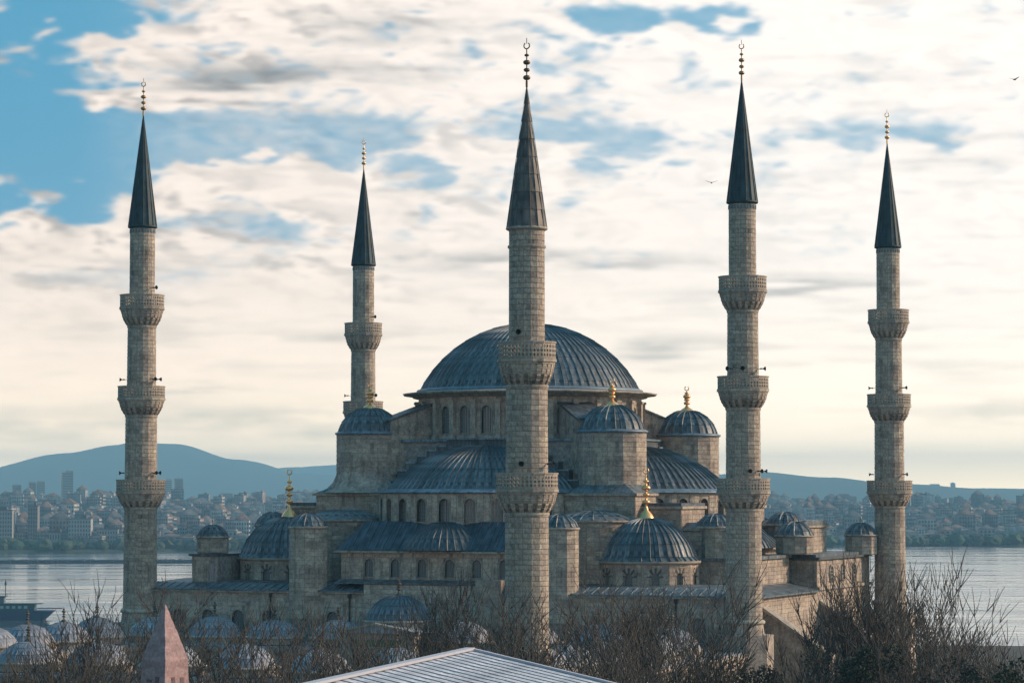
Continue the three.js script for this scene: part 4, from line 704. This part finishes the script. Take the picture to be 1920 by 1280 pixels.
  put(fer, 'main_deck', mg([box(33, 2.6, 6.6, -2, 4.6, 0), box(36, 0.25, 7.6, -1, 6.0, 0)]), teal); for (let i = 0; i < 14; i++) put(fer, 'window', box(1.2, 1.0, 0.1, -16 + i * 2.1, 4.8, 3.34), std([0.25, 0.38, 0.42], { roughness: 0.2 }));
  put(fer, 'upper_deck', mg([box(17, 2.3, 5.2, -5, 7.3, 0), box(19, 0.25, 6, -5, 8.6, 0)]), std([0.10, 0.14, 0.17])); put(fer, 'bridge', mg([box(6, 2.2, 4.4, -3, 9.8, 0), box(7, 0.2, 5, -3, 11, 0)]), teal); put(fer, 'funnel', lathe([[1.1, 8.6], [1.0, 12.6], [0.9, 12.7]], 12).translate(-9, 0, 0), teal); put(fer, 'mast', mg([box(0.25, 6, 0.25, 3.8, 11.5, 0), box(0.7, 0.9, 0.5, 3.8, 13.0, 0)]), blackMetal);
  put(fer, 'gangway', box(9, 0.35, 0.4, 20, 4.4, 3), std([0.28, 0.05, 0.08])); put(fer, 'railing', mg(Array.from({ length: 12 }, (_, i) => box(0.12, 1.3, 0.12, 14.5 + i * 0.5 * 0.9, 3.9, 3.8)).concat(box(6, 0.14, 0.14, 17.2, 4.6, 3.8))), std([0.3, 0.36, 0.4]));
}

/* ------------------------------------------------------------------ foreground: obelisk, metal roof */
{
  const p = far(-15.55, 127, 0), ob = thing('obelisk', 'weathered pink granite obelisk with a pointed pyramid tip', 'obelisk', [p.x, 0, p.z], PHI - 0.646);
  const pinkTex = tex(256, (x, y) => { const a = fbm(x * 30, y * 30, 141, 4, 30), b = fbm(x * 5, y * 9, 151, 4, 5, 9), v = 0.84 + (a - 0.5) * 0.22 + (b - 0.5) * 0.3; return [v, v * (0.97 + (a - 0.5) * 0.15), v * (0.97 + (a - 0.5) * 0.12)]; }); pinkTex.repeat.set(0.4, 0.4);
  const granite = std([0.52, 0.36, 0.35], { map: pinkTex, roughness: 0.8 });
  const fr = (w0, w1, y0, y1, cut) => { const g = new THREE.CylinderGeometry(w1 / Math.SQRT2, w0 / Math.SQRT2, y1 - y0, 4, 12, true); g.rotateY(Math.PI / 4); g.translate(0, (y0 + y1) / 2, 0); const a = g.attributes.position; for (let i = 0; i < a.count; i++) { const n = hash2(Math.round(a.getX(i) * 40), Math.round(a.getY(i) * 40) + Math.round(a.getZ(i) * 70) * 31, 8) - 0.5; a.setX(i, a.getX(i) + n * cut); a.setZ(i, a.getZ(i) - n * cut); } const q = g.toNonIndexed(); q.computeVertexNormals(); return metres(q); };
  const s = put(ob, 'shaft', fr(1.85, 1.47, 2.6, 15.55, 0.03), granite); put(ob, 'pyramid_tip', fr(1.47, 0.05, 15.55, 17.97, 0.03), granite); put(ob, 'pedestal', mg([box(3.4, 1.4, 3.4, 0, 0.7, 0), box(2.7, 1.2, 2.7, 0, 2.0, 0)]), stoneTints[1]);
  // incised figures on the faces that the square sees
  const glyphs = []; const gr = rng(6); for (const a of [0, Math.PI / 2, -Math.PI / 2]) for (let j = 0; j < 11; j++) for (let i = 0; i < 2; i++) { const g = box(0.18 + gr() * 0.3, 0.12 + gr() * 0.5, 0.03, -0.27 + i * 0.54 + gr() * 0.08, 14.6 - j * 0.95, 0.735 + (15.55 - 14.6 + j * 0.95) * 0.01467); g.rotateY(a); glyphs.push(g); } put(ob, 'carved_sign', mg(glyphs), std([0.27, 0.17, 0.165], { map: pinkTex })).userData.kind = 'stuff';
}
{
  const apex = far(-1.36, 90, 17.97), hall = thing('metal_roofed_building', 'building under a pale standing-seam metal gable roof', 'building', [apex.x, 0, apex.z], PHI - 0.233);
  // local axes: -z runs away from the terrace along the ridge, the near end lies towards +z
  const slope = 0.222, wide = 9, long = 36, y = 17.97, pitch = 0.8, tin = [[0.80, 0.82, 0.90], [0.72, 0.77, 0.86], [0.86, 0.84, 0.90]].map((c) => std(c, { map: grainTex, roughness: 0.5, metalness: 0.05 })), seamM = std([0.16, 0.18, 0.22], { roughness: 0.5, metalness: 0.2 });
  const rr = rng(12);
  for (const q of [1, -1]) {
    const roof = grp(hall, 'roof_slope', [0, y, 0]); roof.rotation.z = -q * Math.atan(q > 0 ? slope : slope * 1.5);
    const pan = box(wide, 0.03, pitch - 0.05, q * wide / 2, 0, 0), rib = box(wide, 0.035, 0.07, q * wide / 2, 0.02, 0);
    for (let i = 0; i < long / pitch; i++) { put(roof, 'roof_sheet', pan, tin[Math.floor(rr() * 3)], [0, 0, (i + 0.5) * pitch]); put(roof, 'standing_seam', rib, seamM, [0, 0, i * pitch]); }
    put(roof, 'roof_deck', box(wide, 0.12, long, q * wide / 2, -0.09, long / 2), trimDark); put(roof, 'verge_trim', box(wide, 0.16, 0.2, q * wide / 2, 0.02, -0.12), std([0.44, 0.43, 0.48], { roughness: 0.5 }));
  }
  put(hall, 'ridge_cap', box(0.3, 0.08, long + 0.3, 0, y + 0.06, long / 2), std([0.42, 0.42, 0.47], { roughness: 0.5 }));
  const ws = new THREE.Shape([[-8.2, 0], [8.2, 0], [8.2, y - 8.2 * slope - 0.2], [0, y - 0.2], [-8.2, y - 8.2 * slope * 1.5 - 0.2]].map(([a, b]) => new THREE.Vector2(a, b)));
  put(hall, 'wall', metres(new THREE.ExtrudeGeometry(ws, { depth: long - 0.6, bevelEnabled: false }).translate(0, 0, 0.3)), std([0.3, 0.27, 0.24], { map: stoneTex }));
}

/* ------------------------------------------------------------------ bare trees and dark shrubs */
function treeGeos(seed, h, spread, dense) {
  const r = rng(seed), thick = [], thin = [];
  const seg = (a, b, r0, r1) => (r0 > 0.075 ? thick : thin).push([a, b, r0, r1]);
  const grow = (p, d, len, rad, lvl) => {
    const n = lvl < 2 ? 4 : 3; let q = p.clone(), dir = d.clone(), ra = rad;
    for (let i = 0; i < n; i++) {
      dir.add(V3((r() - 0.5) * 0.4, 0.07 + (r() - 0.5) * 0.24, (r() - 0.5) * 0.4)).normalize(); const e = q.clone().addScaledVector(dir, len / n), rb = ra * (lvl > 3 ? 0.8 : 0.88); seg(q, e, ra, rb); q = e; ra = rb;
      if (lvl > 0 && lvl < 5 && i > 0 && r() < 0.75 * dense) { const ax = V3(r() - 0.5, 0.15, r() - 0.5).normalize(), nd = dir.clone().addScaledVector(ax, spread * 1.15).normalize(); grow(q, nd, len * (0.5 + r() * 0.25), Math.max(0.017, ra * 0.48), lvl + 1); }
    }
    if (lvl < 5) { const k = lvl === 0 ? 5 : 2; for (let i = 0; i < k; i++) { const a = (i + r() * 0.7) / k * 6.283, nd = dir.clone().multiplyScalar(1.0).add(V3(Math.cos(a), 0.25, Math.sin(a)).multiplyScalar(spread * (lvl === 0 ? 1.0 : 0.72))).normalize(); grow(q, nd, len * (0.68 + r() * 0.2), Math.max(0.022, ra * (k > 2 ? 0.7 : 0.78)), lvl + 1); } }
  };
  grow(V3(0, 0, 0), V3((r() - 0.5) * 0.1, 1, (r() - 0.5) * 0.1).normalize(), h * 0.24, h * 0.024, 0);
  const tube = (list, n) => {
    const P = new Float32Array(list.length * n * 18), N = new Float32Array(list.length * n * 18); let o = 0; const u = V3(), v = V3(), d = V3();
    for (const [a, b, r0, r1] of list) { d.copy(b).sub(a).normalize(); u.set(Math.abs(d.y) > 0.9 ? 1 : 0, Math.abs(d.y) > 0.9 ? 0 : 1, 0).cross(d).normalize(); v.crossVectors(d, u);
      for (let i = 0; i < n; i++) { const c = [i, i + 1].map((k) => { const t = k / n * 6.2832; return [Math.cos(t), Math.sin(t)]; }); for (const [e, k, rr] of [[a, 0, r0], [a, 1, r0], [b, 1, r1], [a, 0, r0], [b, 1, r1], [b, 0, r1]]) { const [x, y] = c[k]; P[o] = e.x + (u.x * x + v.x * y) * rr; N[o++] = u.x * x + v.x * y; P[o] = e.y + (u.y * x + v.y * y) * rr; N[o++] = u.y * x + v.y * y; P[o] = e.z + (u.z * x + v.z * y) * rr; N[o++] = u.z * x + v.z * y; } } }
    const g = new THREE.BufferGeometry(); g.setAttribute('position', new THREE.BufferAttribute(P, 3)); g.setAttribute('normal', new THREE.BufferAttribute(N, 3)); return g;
  };
  const tops = thin.map(([, b]) => b.y).sort((p, q) => p - q), top = tops[Math.floor(tops.length * 0.965)];
  return { trunk: tube(thick, 6), twigs: tube(thin, 3), n: thin.length, top };
}
{
  const kinds = [[1, 1.0, 0.62, 0.86], [2, 1.0, 0.78, 0.9], [3, 1.0, 0.55, 0.88], [4, 1.0, 0.7, 0.86], [7, 1.0, 0.66, 0.92], [9, 1.0, 0.6, 0.95]].map(([s, , sp, d]) => treeGeos(s * 31, 14, sp, d));
  const bark = [[0.085, 0.075, 0.066], [0.07, 0.064, 0.058], [0.11, 0.087, 0.072]].map((c) => std(c, { roughness: 0.95 }));
  const plant = (r, f, h, kind, b, label, wide = 1) => {       // r metres to the right, f metres ahead of the terrace, h metres tall
    const g = far(r, f, 0), k = kinds[kind], s = h / k.top, t = thing('bare_tree', label, 'tree', [g.x, 0, g.z], r * 1.7 + f, 'bare winter trees round the mosque');
    t.scale.set(s * wide, s, s * wide); put(t, 'trunk', k.trunk, bark[b]); put(t, 'crown', k.twigs, bark[b]);
  };
  plant(-22.6, 160, 14.4, 4, 1, 'bare tree between the small domes and the pink obelisk'); plant(-11.5, 165, 14.2, 0, 1, 'bare tree before two small domes below the portal wall'); plant(5.4, 175, 15.1, 4, 0, 'bare tree beside the shaft of the two-balcony minaret'); plant(8.9, 160, 14.0, 1, 2, 'bare tree between the metal roof and the low wall');
  plant(-25.5, 150, 14.5, 5, 0, 'low bare tree before the small domes and the ferry'); plant(-24.6, 175, 15.7, 4, 1, 'bare tree before the foot of a minaret beside the obelisk', 0.9);
  plant(-19.9, 185, 15.4, 4, 0, 'wide bare tree behind the pink obelisk', 1.1); plant(-13.4, 145, 15.3, 3, 2, 'bare tree with reddish twigs between obelisk and round crown'); plant(-9.3, 150, 15.5, 2, 1, 'round-crowned dark bare tree near the metal roof', 1.15);
  plant(-3.7, 200, 16.2, 2, 1, 'tall bare tree before the portal wall', 0.9); plant(0.1, 190, 15.8, 1, 0, 'tall bare tree touching the two-balcony minaret'); plant(-5.9, 195, 14.3, 0, 0, 'slender bare tree beside the portal gable');
  plant(6.1, 185, 15.7, 0, 2, 'bare tree against the wall below the corner dome'); plant(9.0, 180, 16.4, 5, 0, 'broad bare tree below the corner dome with the tall finial', 1.1); plant(9.3, 150, 15.9, 4, 1, 'bare tree in front of the low portico domes'); plant(2.8, 140, 15.1, 4, 1, 'small bare tree just beyond the metal roof');
  plant(19.4, 190, 15.5, 3, 1, 'bare tree before the sloping buttress'); plant(21.8, 185, 17.0, 2, 1, 'tall bare tree before the side gallery'); plant(24.9, 190, 17.6, 2, 1, 'tall bare tree before the minaret with water behind it'); plant(25.3, 175, 16.0, 1, 0, 'tallest bare tree standing against the open water', 0.9);
  plant(26.5, 170, 14.7, 0, 2, 'bare tree against the open water beside the tallest one'); plant(26.9, 160, 13.7, 0, 0, 'spreading bare tree before the lower open water', 1.1); plant(27.9, 155, 13.4, 5, 0, 'bare tree at the end of the row along the water'); plant(13.3, 150, 14.5, 4, 1, 'low bare tree before the foot of the corner minaret');
  // evergreen shrubs, dark, along the garden
  const shrubGeo = (h, w, n, seed) => {                        // small folded leaves gathered in lobes
    const q = rng(seed), P = [], v = V3(), m = M4(), qt = new THREE.Quaternion(), tri = [[-0.5, 0, 0], [0.5, 0, 0.1], [0, 1.5, 0.15], [0, 1.5, 0.15], [0.5, 0, 0.1], [0.1, 0.6, -0.4]];
    const lobes = Array.from({ length: 26 }, () => { const y = 0.12 + q() * 0.8, a = q() * 6.283, k = Math.sqrt(q()) * w * (1 - 0.45 * y); return [Math.cos(a) * k, y * h, Math.sin(a) * k, (0.5 + q() * 0.7) * w * 0.4]; });
    for (let i = 0; i < n; i++) { const [x, y, z, r] = lobes[Math.floor(q() * lobes.length)], a = q() * 6.283, b = Math.acos(q() * 2 - 1), k = r * (0.6 + q() * 0.5); m.compose(V3(x + Math.sin(b) * Math.cos(a) * k, Math.max(0.1, y + Math.cos(b) * k * 1.2), z + Math.sin(b) * Math.sin(a) * k), qt.setFromEuler(new THREE.Euler(q() * 6.3, q() * 6.3, q() * 6.3)), v.set(1, 1, 1).multiplyScalar(0.07 + q() * 0.09)); for (const t of tri) { v.set(...t).applyMatrix4(m); P.push(v.x, v.y, v.z); } }
    const g = new THREE.BufferGeometry(); g.setAttribute('position', new THREE.Float32BufferAttribute(P, 3)); g.computeVertexNormals(); return g;
  };
  const green = [[0.045, 0.052, 0.034], [0.052, 0.050, 0.040], [0.04, 0.052, 0.04]].map((c) => std(c, { roughness: 0.9 }));
  [[10.5, 150, 14.4, 'dark evergreen shrub below the portico domes'], [13.9, 160, 14.2, 'dark evergreen shrub at the foot of the corner minaret'], [19.2, 170, 14.2, 'dark evergreen shrub under the side gallery'], [20.9, 165, 14.5, 'dark evergreen shrub under the tall bare trees'], [22.9, 150, 14.7, 'dark evergreen shrub under the bare trees by the water'], [24.4, 145, 14.8, 'dark evergreen shrub under the spreading tree'], [25.4, 140, 15.0, 'dark evergreen shrub at the end of the tree row']].forEach(([r, f, h, label], i) => {
    const g = far(r, f, 0), t = thing('evergreen_shrub', label, 'shrub', [g.x, 0, g.z], i * 1.3, 'dark evergreen shrubs in the garden'); put(t, 'stem', mg([new THREE.CylinderGeometry(0.12, 0.2, h * 0.6, 6).translate(0, h * 0.3, 0)]), bark[1]); put(t, 'foliage', shrubGeo(h, 2.6, 7000, 40 + i), green[i % 3]);
  });
}
/* two gulls over the mosque */
{
  const wing = (q) => { const s = new THREE.Shape([[0, -0.1], [0.35, -0.13], [0.75, -0.02], [0.4, 0.1], [0, 0.12]].map(([x, y]) => new THREE.Vector2(q * x, y))); const g = new THREE.ExtrudeGeometry(s, { depth: 0.02, bevelEnabled: false }); g.rotateX(-Math.PI / 2); g.rotateZ(q * 0.3); return metres(g); }, body = lathe([[0.01, -0.28], [0.05, -0.2], [0.09, 0], [0.07, 0.14], [0.05, 0.2], [0.045, 0.25], [0.01, 0.3]], 8).rotateX(Math.PI / 2);
  [[22, 310, 57, 0.4, 'small gull in flight between two tall minarets'], [55, 307, 68, -0.5, 'small gull in flight high beyond the outer minaret']].forEach(([r, f, y, ry, label]) => { const p = far(r, f, y), t = thing('gull', label, 'bird', [p.x, p.y, p.z], ry); const m = std([0.10, 0.10, 0.11]); put(t, 'body', body, m); put(t, 'wing', wing(1), m); put(t, 'wing', wing(-1), m); });
}
renderer.render(scene, camera);
